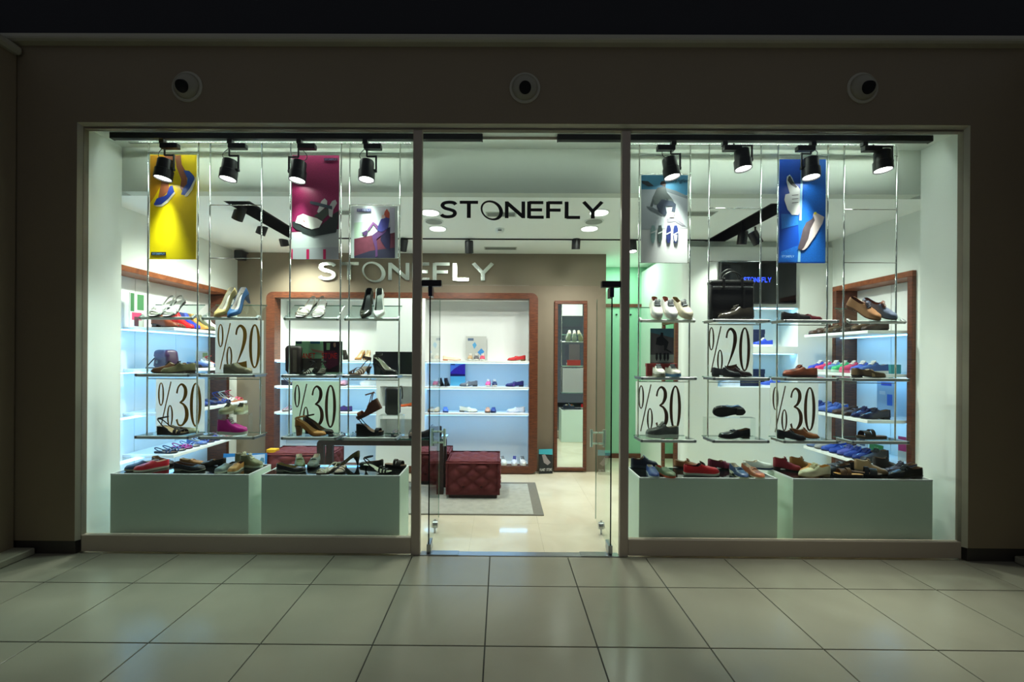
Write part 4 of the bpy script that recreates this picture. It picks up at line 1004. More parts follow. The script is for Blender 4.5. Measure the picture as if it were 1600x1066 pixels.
def shoe_meshes(kind):
    k = KIND[kind]; H, ts, pt = k['H'], k['ts'], k['pt']
    zb = lambda t: ts + H * (1 - sstep(.16, .70, t)) + .007 * max(0, (t - .75) / .25) ** 2
    X = lambda t: (t - .5) * SL
    out = {}
    # sole
    thin = ts if not (k.get('wedge') or H < .01) else None
    b = MB(); vs = []; fs = []
    for t in ST:
        w = halfw(t, pt) * 1.06; z1 = zb(t); z0 = (z1 - ts) if thin else .006 * max(0, (t - .72) / .28) ** 2
        vs += [(X(t) * 1.012, -w, z1), (X(t) * 1.012, w, z1), (X(t), w * .95, z0), (X(t), -w * .95, z0)]
    n = len(ST)
    for i in range(n - 1):
        for j in range(4): fs.append((i * 4 + j, i * 4 + (j + 1) % 4, i * 4 + 4 + (j + 1) % 4, i * 4 + 4 + j))
    fs += [(3, 2, 1, 0), tuple((n - 1) * 4 + j for j in range(4))]
    me = b.add(vs, fs).mesh(kind + '_sole'); autosmooth(me, 50); out['sole'] = me
    if thin and H > .008:
        b = MB(); hl = k.get('heel', 'low'); seat = zb(.1) - ts
        te = .28 if hl == 'low' else .22
        top = [(X(t), s * halfw(t, pt)) for t, s in [(0, 1), (.06, 1), (.14, 1), (te, 1), (te, -1), (.14, -1), (.06, -1), (0, -1)]]
        ztop = [zb(t) - ts + .001 for t in (0, .06, .14, te, te, .14, .06, 0)]
        kx, ky, dx = {'low': (.96, .95, .0), 'block': (.62, .70, -.004), 'stiletto': (.22, .26, .010)}[hl]
        cxm = sum(p_[0] for p_ in top) / 8
        if hl == 'stiletto': cxm -= .012
        lv = [(1, 1, 1.0), ((1 + kx) / 2 * .9, (1 + ky) / 2 * .9, .62), (kx, ky, .0)]
        vs = []; fs = []
        for (ax, ay, fz) in lv:
            for (x, y), zt in zip(top, ztop): vs.append((cxm + (x - cxm) * ax, y * ay, zt * fz))
        for i in range(2):
            for j in range(8): fs.append((i * 8 + j, i * 8 + 8 + j, i * 8 + 8 + (j + 1) % 8, i * 8 + (j + 1) % 8))
        fs.append(tuple(16 + j for j in range(8)))
        me = b.add(vs, fs).mesh(kind + '_heel'); autosmooth(me, 45); out['heel'] = me
    def band(tc, h, bw, th=.003, x_lean=0.0):
        b = MB(); vs = []; fs = []; m_ = 10
        for i in range(m_ + 1):
            a = PI * i / m_; w = halfw(tc, pt) * 1.03
            for (rr, dx) in ((0, -bw / 2), (0, bw / 2), (th, bw / 2), (th, -bw / 2)):
                vs.append((X(tc) + dx + x_lean * math.sin(a), -(w + rr) * math.cos(a), zb(tc) - .002 + (h + rr) * math.sin(a) ** .8))
        for i in range(m_):
            for j in range(4): fs.append((i * 4 + j, i * 4 + (j + 1) % 4, i * 4 + 4 + (j + 1) % 4, i * 4 + 4 + j))
        return b.add(vs, fs)
    if k.get('sandal'):
        me = MB(); ins = []; fs = []
        for t in ST: w = halfw(t, pt) * .98; ins += [(X(t), -w, zb(t) + .0012), (X(t), w, zb(t) + .0012)]
        me.add(ins, [(2 * i, 2 * i + 2, 2 * i + 3, 2 * i + 1) for i in range(n - 1)]); mm = me.mesh(kind + '_insole', True); out['insole'] = mm
        for i, (tc, h, bw) in enumerate(k['straps']):
            mm = band(tc, h, bw).mesh(kind + '_strap'); autosmooth(mm, 50); out['strap.%d' % i] = mm
    else:
        hh, hs, ht, th, toe = k['hh'], k['hs'], k['ht'], k['th'], k['toe']
        hk = [(0, hh * .93), (.05, hh), (.24, hs + (hh - hs) * .15), (max(.26, th - .12), hs), (th, ht), (th + .14, toe + (ht - toe) * .42), (.88, toe), (1, toe * .55)]
        hk.sort()
        st = sorted(set(ST + [th, th - .035]))
        op = lambda t: 0 if t < .03 or t >= th else (1 if .06 < t <= th - .034 else .6)
        rows = []
        for t in st:
            w = halfw(t, pt); z0 = zb(t) - .001; h = knots(hk, t); o = op(t)
            tallk = .86 - .0 * h
            if t > .9: h *= math.sqrt(max(.05, 1 - ((t - .9) / .104) ** 2))
            half = [(w * 1.0, z0), (w * 1.03, z0 + .35 * h), (w * .96, z0 + .70 * h), (w * (.80 + .08 * o), z0 + h * (.92 + .08 * o)),
                    (w * (.46 + .32 * o), z0 + h * (1.0 - .02 * o)), (w * (.20 + .50 * o), (z0 + h * 1.02) * (1 - o) + (z0 + .004) * o), (0, (z0 + h * 1.03) * (1 - o) + (z0 + .005) * o)]
            rows.append((t, o, [(X(t), y, z) for y, z in half] + [(X(t), -y, z) for y, z in half[-2::-1]]))
        up = MB(); li = MB(); m_ = 13
        V = [p_ for r_ in rows for p_ in r_[2]]
        fu = []; fl_ = []
        for i in range(len(rows) - 1):
            for j in range(m_ - 1):
                f_ = (i * m_ + j, i * m_ + j + 1, i * m_ + m_ + j + 1, i * m_ + m_ + j)
                inner = 4 <= j <= 7 and (rows[i][1] > .1 or rows[i + 1][1] > .1)
                (fl_ if inner else fu).append(f_)
        fu.append(tuple(range(m_))[::-1])
        e0 = (len(rows) - 1) * m_; fu.append(tuple(e0 + j for j in range(m_)))
        for nm_, ff in (('upper', fu), ('lining', fl_)):
            used = sorted({i for f_ in ff for i in f_}); mp = {u: i for i, u in enumerate(used)}
            mm = MB().add([V[u] for u in used], [tuple(mp[i] for i in f_) for f_ in ff]).mesh(kind + '_' + nm_); autosmooth(mm, 60); out[nm_] = mm
        if k.get('saddle'):
            t0 = th + .055; h = knots(hk, t0)
            mm = band(t0, h * 1.04, .022, .003).mesh(kind + '_saddle'); autosmooth(mm, 50); out['saddle_strap'] = mm
        if k.get('laces'):
            b = MB()
            for i in range(k['laces']):
                t = th + .012 + i * .034; h = knots(hk, t); z = zb(t) + h * 1.03 + .009; w = halfw(t, pt) * .62
                b.tube([(X(t), -w, z - .010), (X(t) + .002, -w * .5, z - .001), (X(t) + .002, w * .5, z - .001), (X(t), w, z - .010)], .0042, 5)
            t = th + .008; z = zb(t) + knots(hk, t)
            for s in (-1, 1): b.tube(cr_spline([(X(t), 0, z + .006), (X(t) - .006, s * .014, z + .014), (X(t) + .012, s * .024, z + .006), (X(t) + .010, s * .004, z + .005)], 3), .0022, 5)
            out['laces'] = b.mesh(kind + '_laces', True)
    if k.get('ankle'):
        b = MB(); vs = []; fs = []; zc = zb(.1) + .072 * (k['ankle'] if k['ankle'] < 1 else 1); cx = X(.17); m_ = 16
        for i in range(m_):
            a = 2 * PI * i / m_
            for (rr, dz) in ((0, -.006), (.003, -.006), (.003, .006), (0, .006)):
                vs.append((cx + (.040 + rr) * math.cos(a), (.030 + rr) * math.sin(a), zc + dz + .008 * math.cos(a)))
        for i in range(m_):
            for j in range(4): fs.append((i * 4 + j, i * 4 + (j + 1) % 4, ((i + 1) % m_) * 4 + (j + 1) % 4, ((i + 1) % m_) * 4 + j))
        if k['ankle'] == 1: mm = b.add(vs, fs).mesh(kind + '_ankle', True); out['ankle_strap'] = mm
        b = MB(); vs = []; fs = []; m_ = 14; hb = .052 if k['ankle'] == 1 else .036
        for i in range(m_ + 1):
            a = PI * i / m_; x0 = X(.44); w = halfw(.3, pt) * 1.04
            x = x0 - (x0 - X(-.01)) * math.sin(a) ** .7; y = -w * math.cos(a); zc2 = zb(.44) * abs(math.cos(a)) + (zb(.05) + hb) * math.sin(a)
            for (rr, dz) in ((0, -.006), (.0028, -.006), (.0028, .006), (0, .006)): vs.append((x - rr * math.sin(a), y - rr * math.cos(a), zc2 + dz))
        for i in range(m_):
            for j in range(4): fs.append((i * 4 + j, i * 4 + (j + 1) % 4, i * 4 + 4 + (j + 1) % 4, i * 4 + 4 + j))
        out['heel_strap'] = b.add(vs, fs).mesh(kind + '_heelstrap', True)
    return out
SHM = {}
def smat(rgb, rough=.45): return mat('leather_%d_%d_%d_%d' % (rgb + (int(rough * 100),)), rgb, rough, var=.12, scale=40)
USED = {}
def shoe(kind, loc, head, up, label, group, sole=None, lining=None, extra=None, heel=None, pitch=0, rough=.42, scale=1.0, roll=0, base=None, name=None, cat=None):
    if kind not in SHM: SHM[kind] = shoe_meshes(kind)
    sand = KIND[kind].get('sandal')
    if 'sneaker' in kind:
        sole = sole or (224, 226, 218)
        extra = extra or ((232, 232, 226) if sum(up) < 560 else (150, 156, 160))
    sole = sole or tuple(int(v * .45) for v in up); lining = lining or ((206, 196, 176) if sum(up) > 240 else (120, 92, 66)); extra = extra or up; heel = heel or sole
    assert label not in USED, label
    USED[label] = 1
    ct = cat or ('boot' if 'boot' in kind else 'sandal' if sand or 'slide' in kind else 'shoe')
    t = thing(name or kind, label, ct, loc, 0, group)
    t.scale = (scale,) * 3
    R_ = Matrix.Rotation(math.radians(head), 4, 'Z') @ Matrix.Rotation(math.radians(pitch), 4, 'Y') @ Matrix.Rotation(math.radians(roll), 4, 'X')
    if base is not None: R_ = base @ R_
    t.rotation_euler = R_.to_euler()
    cm = {'sole': (sole, .6), 'heel': (heel, .5), 'upper': (up, rough), 'lining': (lining, .7), 'insole': (lining, .6), 'strap': (up, rough), 'saddle_strap': (extra, rough), 'laces': (extra, .7), 'ankle_strap': (up, rough), 'heel_strap': (up, rough)}
    for nm_, me in SHM[kind].items():
        nm0 = nm_.split('.')[0]
        o = bpy.data.objects.new(nm0, me); COL.objects.link(o); o.parent = t
        if not me.materials: me.materials.append(None)
        o.material_slots[0].link = 'OBJECT'; c_, rg = cm[nm0]; o.material_slots[0].material = smat(c_, rg)
    return t
WHT = (228, 228, 220); BLK = (20, 20, 22); NAV = (26, 34, 76); TAN = (186, 128, 78); BRN = (92, 54, 32); DBR = (54, 34, 24); RED = (176, 34, 36)
BLU = (38, 74, 178); BEI = (206, 180, 140); KHA = (132, 126, 92); GRY = (122, 124, 122); CRM = (226, 214, 184); MAG = (190, 26, 134); PNK = (222, 90, 120); BUR = (104, 22, 34); OLV = (96, 96, 60); SIL = (196, 196, 190); TEAL = (92, 186, 178); ORG = (214, 92, 36); PUR = (62, 36, 74); LBL = (110, 160, 220); GRN = (60, 170, 110)

# --- tilted top glass shelves
TB = Matrix.Rotation(TILT, 4, 'X')
def on_tilt(px, fr):                # point on the tilted glass, fr 0 front .. 1 back
    dep = YB - YF
    y = PY + .005 + (fr - .5) * dep * math.cos(TILT); z = zt_ + math.sin(TILT) * dep * fr + .0015 + .003
    return Vector((P(px, 484, y).x, y, z))
def top(kind, px, head, up, label, fr=.5, **kw): return shoe(kind, on_tilt(px, fr), head, up, label, 'shoes on the top glass shelves', base=TB, **kw)
top('sandal', 256, -98, WHT, 'white strappy sandal with dark sole, left one of two below the yellow poster', sole=(50, 48, 46), lining=(230, 228, 216))
top('sandal', 274, -86, SIL, 'white and grey strappy sandal, right one of two below the yellow poster', sole=(60, 58, 56), lining=(236, 234, 224))
top('pump', 356, -108, (216, 186, 116), 'pale yellow pump with white insole above the left %20 board', lining=(240, 232, 220), sole=(150, 120, 70), fr=.52)
top('pump', 375, -104, (44, 96, 150), 'blue pump with white insole above the left %20 board', lining=(240, 232, 226), sole=(30, 50, 80), fr=.52)
top('sandal', 480, -100, (196, 184, 168), 'pale silver sandal, left one of two below the maroon poster', sole=(60, 52, 44), lining=(232, 228, 220))
top('sandal', 501, -84, (168, 160, 150), 'grey silver sandal, right one of two below the maroon poster', sole=(60, 52, 44), lining=(240, 236, 230))
top('pump', 575, -94, (46, 46, 34), 'black and olive high-heel shoe below the seated person poster', lining=(16, 16, 14), fr=.5, rough=.25)
top('pump', 594, -86, WHT, 'white high-heel shoe below the seated person poster', lining=(120, 126, 116), sole=(220, 220, 214), fr=.5, rough=.25)
top('sneaker', 1023, -94, WHT, 'white sneaker, left one of three on the top glass shelf', sole=(226, 218, 200), lining=(170, 120, 100), scale=.92)
top('sneaker', 1043, -84, (236, 236, 234), 'white sneaker, middle one of three on the top glass shelf', sole=(230, 224, 212), lining=(180, 130, 110), scale=.92)
top('sneaker', 1063, -70, (222, 214, 190), 'cream sneaker, right one of three on the top glass shelf', sole=(214, 200, 170), lining=(150, 130, 90), scale=.92)
top('lace_up_shoe', 1347, -62, (168, 122, 84), 'tan lace-up shoe on the top glass shelf nearest the right end', lining=(96, 60, 40), sole=(96, 60, 40), extra=(90, 100, 120), fr=.5)
top('lace_up_shoe', 1370, -50, (118, 130, 154), 'blue-grey and brown lace-up shoe on the top glass shelf nearest the right end', lining=(110, 66, 44), sole=(60, 44, 40), extra=(130, 80, 60), fr=.5)
G1 = 'shoes on the top glass shelves'
def flat(kind, px, Y, z, head, up, label, group, **kw): return shoe(kind, (P(px, 560, Y).x, Y, z + .001), head, up, label, group, **kw)
flat('lace_up_shoe', 1149, PY - .035, zt_, 182, (58, 54, 46), 'glossy black brogue pointing left in front of the black briefcase', G1, rough=.2, scale=1.1, sole=(20, 18, 16), lining=(60, 40, 30))
flat('loafer', 1243, PY - .04, zt_, -14, (36, 34, 34), 'black loafer with dark green sheen below the blue poster', G1, rough=.25, scale=.8, lining=(40, 36, 34))
flat('loafer', 1261, PY + .05, zt_, -14, (84, 26, 34), 'burgundy loafer below the blue poster', G1, rough=.3, scale=.8, sole=BLK)
# --- middle shelves
G2 = 'shoes on the middle glass shelves'
flat('lace_up_shoe', 279, PY - .03, zm_, 200, (134, 126, 88), 'khaki lace-up shoe on the middle glass shelf at the left end', G2, scale=.9, extra=(60, 44, 30), sole=(80, 60, 40))
flat('lace_up_shoe', 264, PY + .03, zm_, 205, (120, 78, 48), 'brown and khaki lace-up shoe behind the khaki one at the left end', G2, scale=.9, extra=(40, 30, 24))
flat('wedge_slide', 372, PY, zm_, -6, (132, 122, 96), 'taupe wedge slide in front of the left %20 board', G2, scale=.92, sole=(112, 104, 82), lining=(190, 180, 150))
flat('strappy_sandal', 482, PY - .03, zm_, -100, (40, 36, 34), 'black strappy sandal left of its pair in front of the red lettered poster', G2, scale=.74, lining=(200, 196, 180), rough=.25)
flat('strappy_sandal', 503, PY - .03, zm_, -80, (52, 48, 44), 'black strappy sandal right of its pair in front of the red lettered poster', G2, scale=.74, lining=(90, 84, 70), rough=.25)
flat('strappy_sandal', 564, PY - .02, zm_, -105, (84, 52, 40), 'brown embroidered high-heel sandal on the middle glass shelf', G2, sole=(150, 100, 60), lining=(190, 176, 156), heel=(20, 26, 30))
flat('block_heel_pump', 602, PY + .01, zm_, -32, (36, 36, 32), 'black and silver high-heel sandal beside the brown embroidered one', G2, lining=(206, 206, 190), rough=.22)
flat('sneaker', 1029, PY - .05, zm_, -94, (232, 230, 218), 'white sneaker in front of the red shoebox', G2, sole=(150, 146, 124), scale=.78)
flat('sneaker', 1051, PY - .05, zm_, -86, (224, 220, 208), 'white sneaker with blue toe beside the red shoebox', G2, sole=(96, 150, 196), scale=.78)
flat('lace_up_shoe', 1135, PY - .05, zm_, -28, (34, 36, 40), 'black lace-up shoe in front of the right %20 board', G2, scale=.8)
flat('lace_up_shoe', 1152, PY + .02, zm_, -24, (58, 36, 34), 'dark brown lace-up shoe in front of the right %20 board', G2, scale=.8)
flat('boat_shoe', 1250, PY - .01, zm_, 178, (150, 76, 50), 'reddish brown boat shoe pointing left on the middle glass shelf', G2, scale=1.0, sole=(60, 30, 22), lining=(196, 140, 110))
flat('loafer', 1357, PY - .01, zm_, -8, (106, 84, 58), 'brown and beige loafer on the middle glass shelf nearest the right end', G2, scale=.92, extra=(190, 160, 116), sole=(40, 30, 22))
# --- lower shelves
G3 = 'shoes on the lower glass shelves'
flat('wedge_sandal', 271, PY - .05, zl_, -2, (48, 34, 30), 'dark brown wedge sandal below the left %30 numerals', G3, sole=(36, 26, 24), lining=(190, 160, 120), scale=.95)
flat('ballet_flat', 287, PY + .036, zl_, 4, (206, 208, 176), 'pale green flat shoe behind the dark brown wedge sandal', G3, scale=.9)
flat('high_top_sneaker', 364, PY - .02, zl_, -2, MAG, 'magenta high-top sneaker with white laces on the lower glass shelf', G3, sole=(214, 214, 196), extra=WHT, scale=.92)
t = thing('acrylic_riser', 'clear acrylic riser behind the magenta high-top sneaker', 'riser', (P(367, 660, PY + .05).x, PY + .052, zl_ + .001))
rh = P(367, 647, PY + .04).z - zl_
MB().box(-.13, .13, -.03, .03, rh - .004, rh).build('top', M_ACRYL, t); MB().box(-.13, -.127, -.03, .03, 0, rh - .004).build('side', M_ACRYL, t); MB().box(.127, .13, -.03, .03, 0, rh - .004).build('side', M_ACRYL, t)
shoe('sneaker', (P(357, 640, PY + .05).x, PY + .05, zl_ + rh + .002), -98, (150, 148, 112), 'olive sneaker, left of the pair on the acrylic riser', G3, sole=(200, 204, 176), extra=(80, 84, 70), scale=.7)
shoe('sneaker', (P(377, 640, PY + .05).x, PY + .05, zl_ + rh + .002), -82, (166, 162, 118), 'olive sneaker, right of the pair on the acrylic riser', G3, sole=(206, 210, 182), extra=(90, 90, 70), scale=.7)
flat('block_heel_pump', 486, PY - .05, zl_, -2, (176, 116, 50), 'tan block-heel shoe with ankle strap on the lower glass shelf', G3, sole=(96, 60, 30), lining=(214, 180, 130), heel=(140, 86, 40), scale=.95)
flat('block_heel_pump', 499, PY + .038, zl_, -4, (46, 34, 28), 'dark block-heel shoe behind the tan one', G3, scale=.95)
flat('platform_wedge', 579, PY - .02, zl_, -3, BLK, 'black platform wedge sandal on the lower glass shelf', G3, sole=(24, 22, 22), scale=.85)
shoe('platform_wedge', (P(579, 642, PY + .02).x, PY + .01, zl_ + .168), 180, (150, 84, 42), 'brown wooden wedge sandal tipped up on the black one', G3, sole=(104, 58, 34), lining=(170, 110, 60), scale=.85, pitch=28)
flat('sneaker', 1035, PY - .02, zl_, 180, (96, 98, 94), 'grey low sneaker pointing left in front of a %30 board', G3, sole=(196, 200, 190), extra=(160, 164, 156), scale=1.0)
flat('loafer', 1148, PY - .035, zl_, 181, (26, 26, 26), 'black loafer pointing left below the clear riser', G3, rough=.2, scale=.95)
t = thing('acrylic_riser', 'clear acrylic riser carrying an upturned black loafer', 'riser', (P(1139, 670, PY + .045).x, PY + .045, zl_ + .001))
rh2 = P(1139, 653, PY + .02).z - zl_
MB().box(-.2, .2, -.035, .035, rh2 - .004, rh2).build('top', M_ACRYL, t); MB().box(-.2, -.197, -.035, .035, 0, rh2 - .004).build('side', M_ACRYL, t); MB().box(.197, .2, -.035, .035, 0, rh2 - .004).build('side', M_ACRYL, t)
shoe('loafer', (P(1138, 645, PY + .04).x, PY + .02, zl_ + rh2 + .046), 180, (14, 14, 14), 'black patent loafer tipped on its side on the clear riser', G3, rough=.12, roll=70)
flat('lace_up_shoe', 1237, PY - .062, zl_, -24, (30, 32, 38), 'black lace-up shoe in front of the %30 board under the blue poster bay', G3, scale=.75)
flat('lace_up_shoe', 1258, PY + .012, zl_, -30, (140, 84, 48), 'tan brown lace-up shoe in front of the %30 board under the blue poster bay', G3, scale=.75)
flat('slide_sandal', 1362, PY - .02, zl_, 176, (50, 46, 38), 'dark buckled clog on the lower glass shelf nearest the right end', G3, scale=.85, sole=(70, 60, 44))
# --- plinth tops
def onp(kind, px, py, head, up, label, gi, **kw):
    q_ = PZ(px, py, PLZ); y = min(max(q_.y, PLY0 + .03), PLY1 - .03)
    return shoe(kind, (P(px, py, y).x, y, PLZ + .001), head, up, label, 'shoes on plinth %d' % gi if False else 'shoes on the window plinths', **kw)
onp('slip_on_shoe', 222, 733, -128, (64, 90, 130), 'blue canvas slip-on at the left end of the first plinth', 1, sole=(196, 196, 170), scale=.85)
onp('slip_on_shoe', 237, 734, -122, (214, 38, 56), 'red canvas slip-on beside the blue one on the first plinth', 1, sole=(206, 204, 180), scale=.9)
onp('ballet_flat', 254, 724, -20, (30, 30, 34), 'black and silver flat behind the red slip-on', 1, scale=.9)
onp('ballet_flat', 296, 735, -4, (34, 36, 38), 'black flat with cream sole and bow in the middle of the first plinth', 1, sole=(206, 206, 180), lining=(120, 88, 60), scale=.98)
onp('loafer', 300, 727, 8, (150, 106, 58), 'tan loafer behind the black flat with cream sole', 1, scale=.72)
onp('loafer', 333, 728, 190, (34, 28, 24), 'dark loafer right of the tan loafer on the first plinth', 1, scale=.75)
onp('slip_on_shoe', 353, 736, -100, (120, 130, 126), 'grey slip-on with white sole on the first plinth', 1, sole=(214, 222, 200), scale=.76, lining=(30, 28, 26))
onp('slip_on_shoe', 369, 736, -84, (206, 150, 82), 'tan slip-on with white sole on the first plinth', 1, sole=(214, 222, 200), scale=.76, lining=(70, 20, 22))
onp('high_top_sneaker', 393, 730.3, -8, (128, 126, 92), 'olive lace-up sneaker at the right end of the first plinth', 1, sole=(206, 216, 190), extra=(226, 224, 196), scale=.76)
onp('high_top_sneaker', 384, 724, -8, (140, 136, 100), 'olive sneaker behind the other olive sneaker on the first plinth', 1, sole=(206, 216, 190), extra=(226, 224, 196), scale=.74)
onp('ballet_flat', 455, 737, -8, (22, 22, 22), 'black flat with gold lining at the left end of the second plinth', 2, sole=(196, 200, 170), lining=(150, 130, 80), scale=.95, rough=.2)
onp('loafer', 468, 724, -62, (96, 110, 72), 'green loafer, left of the pair on the second plinth', 2, scale=.9)
onp('loafer', 491, 726, -80, (98, 112, 100), 'grey green loafer, right of the pair on the second plinth', 2, scale=.9)
onp('sandal', 511, 737, -106, (214, 204, 180), 'cream sandal with toe straps in the middle of the second plinth', 2, scale=.85, sole=(90, 70, 50))
onp('sandal', 533, 736, -82, (44, 38, 38), 'black and silver sandal beside the cream sandal', 2, scale=.85, lining=(214, 190, 160))
onp('pump', 541, 725, 190, (86, 80, 46), 'olive and purple pump pointing left on the second plinth', 2, scale=.85, lining=(90, 50, 80))
onp('strappy_sandal', 590, 738, -8, (34, 38, 32), 'black strappy sandal at the right end of the second plinth', 2, scale=.9, lining=(190, 196, 170), rough=.2)
onp('slide_sandal', 618, 730, -16, (40, 36, 30), 'black buckled slide behind the strappy sandal on the second plinth', 2, scale=.75)
onp('ballet_flat', 580, 724, 178, (46, 48, 40), 'dark strap shoe behind the black strappy sandal on the second plinth', 2, scale=.8)
onp('sneaker', 1007, 729, -10, (24, 32, 54), 'navy sneaker at the left end of the third plinth', 3, sole=(60, 70, 80), extra=(120, 140, 150), scale=.85)
onp('slip_on_shoe', 1019, 743, -96, (52, 78, 140), 'blue suede slip-on at the front of the third plinth', 3, sole=(190, 200, 200), scale=.85)
onp('slip_on_shoe', 1039, 743, -72, (110, 128, 96), 'green grey slip-on with orange trim on the third plinth', 3, sole=(190, 84, 50), scale=.82, lining=(190, 90, 50))
onp('boat_shoe', 1096, 742, -4, (206, 26, 32), 'red suede boat shoe with white sole on the third plinth', 3, sole=(216, 220, 196), extra=(60, 24, 24), scale=1.05, lining=(50, 30, 26))
onp('boat_shoe', 1074, 724, -30, (128, 84, 44), 'brown boat shoe behind the red boat shoe', 3, scale=.8)
onp('loafer', 1129, 729, -8, (92, 20, 44), 'burgundy velvet loafer behind the middle of the third plinth', 3, scale=.9, sole=(40, 20, 26))
onp('loafer', 1154, 743, -92, (58, 78, 110), 'blue loafer with white sole at the right end of the third plinth', 3, sole=(218, 222, 190), scale=.88, rough=.3)
onp('loafer', 1176, 743, -82, (166, 98, 68), 'brown loafer with white sole at the right end of the third plinth', 3, sole=(218, 222, 190), scale=.88, rough=.3)
onp('slip_on_shoe', 1184, 725, -10, (226, 230, 224), 'white slip-on behind the brown loafer on the third plinth', 3, sole=(40, 60, 100), scale=.9)
onp('desert_boot', 1230, 734, -30, (120, 22, 34), 'dark red desert boot at the left end of the fourth plinth', 4, sole=(60, 40, 34), scale=.78)
onp('desert_boot', 1256, 732, -34, (116, 82, 34), 'brown suede desert boot beside the dark red one', 4, scale=.78)
onp('lace_up_shoe', 1272, 745, 184, (214, 200, 164), 'cream lace-up shoe pointing left at the front of the fourth plinth', 4, sole=(140, 116, 76), scale=.98, extra=(200, 184, 146), lining=(206, 150, 76))
onp('lace_up_shoe', 1266, 739.5, 190, (206, 148, 72), 'yellow tan lace-up shoe behind the cream one', 4, scale=.72)
onp('loafer', 1306, 739, 184, (48, 48, 50), 'grey black loafer pointing left behind the cream lace-up shoe', 4, scale=.9, rough=.3)
onp('loafer', 1314, 730, 176, (30, 30, 32), 'black loafer behind the grey black loafer', 4, scale=.9, rough=.3)
onp('slide_sandal', 1325, 745, 168, (92, 62, 36), 'brown leather slide sandal in the middle of the fourth plinth', 4, scale=.78, lining=(196, 140, 76))
onp('slide_sandal', 1352, 743, -30, (34, 34, 34), 'black leather slide beside the brown slide sandal', 4, scale=.78, rough=.25)
onp('desert_boot', 1361, 739, -44, (150, 122, 86), 'beige suede lace-up shoe on the fourth plinth', 4, sole=(120, 104, 80), scale=.82)
onp('desert_boot', 1389, 733, -40, (26, 24, 26), 'black suede ankle shoe behind the beige suede shoe', 4, scale=.8)
onp('lace_up_shoe', 1407, 741, 178, (72, 70, 84), 'grey patent lace-up shoe pointing left at the right end of the fourth plinth', 4, scale=.95, rough=.15)
onp('lace_up_shoe', 1414, 747, 176, (22, 22, 26), 'black patent lace-up shoe at the right end of the fourth plinth', 4, scale=.95, rough=.15)

# --- wall shelving rows
ORD = ['first', 'second', 'third', 'fourth', 'fifth', 'sixth', 'seventh', 'eighth', 'ninth', 'tenth', 'eleventh', 'twelfth', 'thirteenth', 'fourteenth']
LV = ['top', 'upper middle', 'lower middle', 'bottom']
def row(side, lv, items, y0, y1):
    z = SHZ[lv] + .001; n_ = len(items)
    for i, it in enumerate(items):
        kind, col, desc = it[:3]; kw = it[3] if len(it) > 3 else {}
        y = y0 + (y1 - y0) * i / max(1, n_ - 1)
        x = -3.42 if side == 'left' else 3.64
        h = (0 if side == 'left' else 180) + random.uniform(-9, 9)
        shoe(kind, (x, y, z), h, col, f'{desc}, {ORD[i]} from the window on the {LV[lv]} {side} wall shelf', f'shoes on the {side} wall shelves', scale=.88 if side == 'left' and lv else 1.0, **kw)
row('left', 0, [('ankle_boot', (128, 62, 36), 'brown ankle boot'), ('sandal', (150, 110, 90), 'tan flat sandal'), ('ankle_boot', (206, 30, 34), 'red ankle boot'), ('ankle_boot', (40, 62, 190), 'blue ankle boot'),
  ('ankle_boot', (196, 142, 66), 'tan ankle boot'), ('ankle_boot', (88, 92, 70), 'olive ankle boot'), ('ankle_boot', (222, 228, 220), 'white ankle boot'), ('loafer', (30, 34, 34), 'black loafer'),
  ('ankle_boot', (70, 40, 30), 'dark brown ankle boot'), ('loafer', (226, 226, 220), 'white loafer'), ('loafer', (160, 110, 70), 'tan loafer')], 1.02, 2.16)
row('left', 1, [('sandal', (220, 224, 226), 'white flat sandal'), ('sandal', (60, 40, 40), 'dark strap sandal'), ('slip_on_shoe', (60, 84, 140), 'blue slip-on'), ('sneaker', (186, 196, 206), 'pale grey sneaker'),
  ('sandal', (70, 96, 160), 'blue sandal'), ('wedge_sandal', (206, 84, 74), 'coral wedge sandal'), ('sandal', (214, 110, 110), 'pink sandal'), ('ballet_flat', (60, 150, 130), 'teal flat'), ('sneaker', (30, 40, 80), 'navy sneaker'), ('sneaker', (220, 226, 230), 'white sneaker')], 1.32, 2.16)
row('left', 2, [('sneaker', (214, 218, 216), 'white sneaker with black tongue', dict(extra=(30, 40, 40), lining=(30, 40, 40), sole=(200, 200, 190))), ('sneaker', (186, 44, 66), 'red sneaker', dict(sole=(190, 40, 60), extra=(60, 70, 200))), ('sneaker', (50, 70, 200), 'bright blue sneaker'), ('sneaker', (60, 90, 150), 'blue sneaker'),
  ('slip_on_shoe', (36, 60, 130), 'navy slip-on'), ('slip_on_shoe', (24, 36, 80), 'dark navy slip-on'), ('ballet_flat', (30, 44, 100), 'navy flat'), ('wedge_sandal', (36, 60, 140), 'blue wedge sandal'), ('wedge_sandal', (224, 224, 216), 'white wedge sandal', dict(sole=(186, 110, 70))), ('wedge_sandal', (214, 90, 110), 'pink wedge sandal', dict(sole=(186, 110, 70)))], 1.05, 2.16)
row('left', 3, [('sandal', (40, 50, 80), 'navy loop sandal'), ('sandal', (60, 76, 120), 'blue grey loop sandal'), ('sandal', (186, 40, 140), 'magenta sandal', dict(lining=(206, 120, 180))), ('sandal', (120, 140, 190), 'pale blue sandal'), ('ballet_flat', (96, 120, 180), 'shiny blue flat', dict(rough=.2)), ('sandal', (50, 60, 130), 'dark blue sandal'),
  ('slip_on_shoe', (30, 46, 190), 'royal blue slip-on'), ('sandal', (214, 222, 230), 'white sandal'), ('sandal', (220, 130, 150), 'pale pink sandal'), ('ballet_flat', (224, 150, 160), 'pink flat'), ('ballet_flat', (150, 176, 120), 'pale green flat')], 1.05, 2.16)
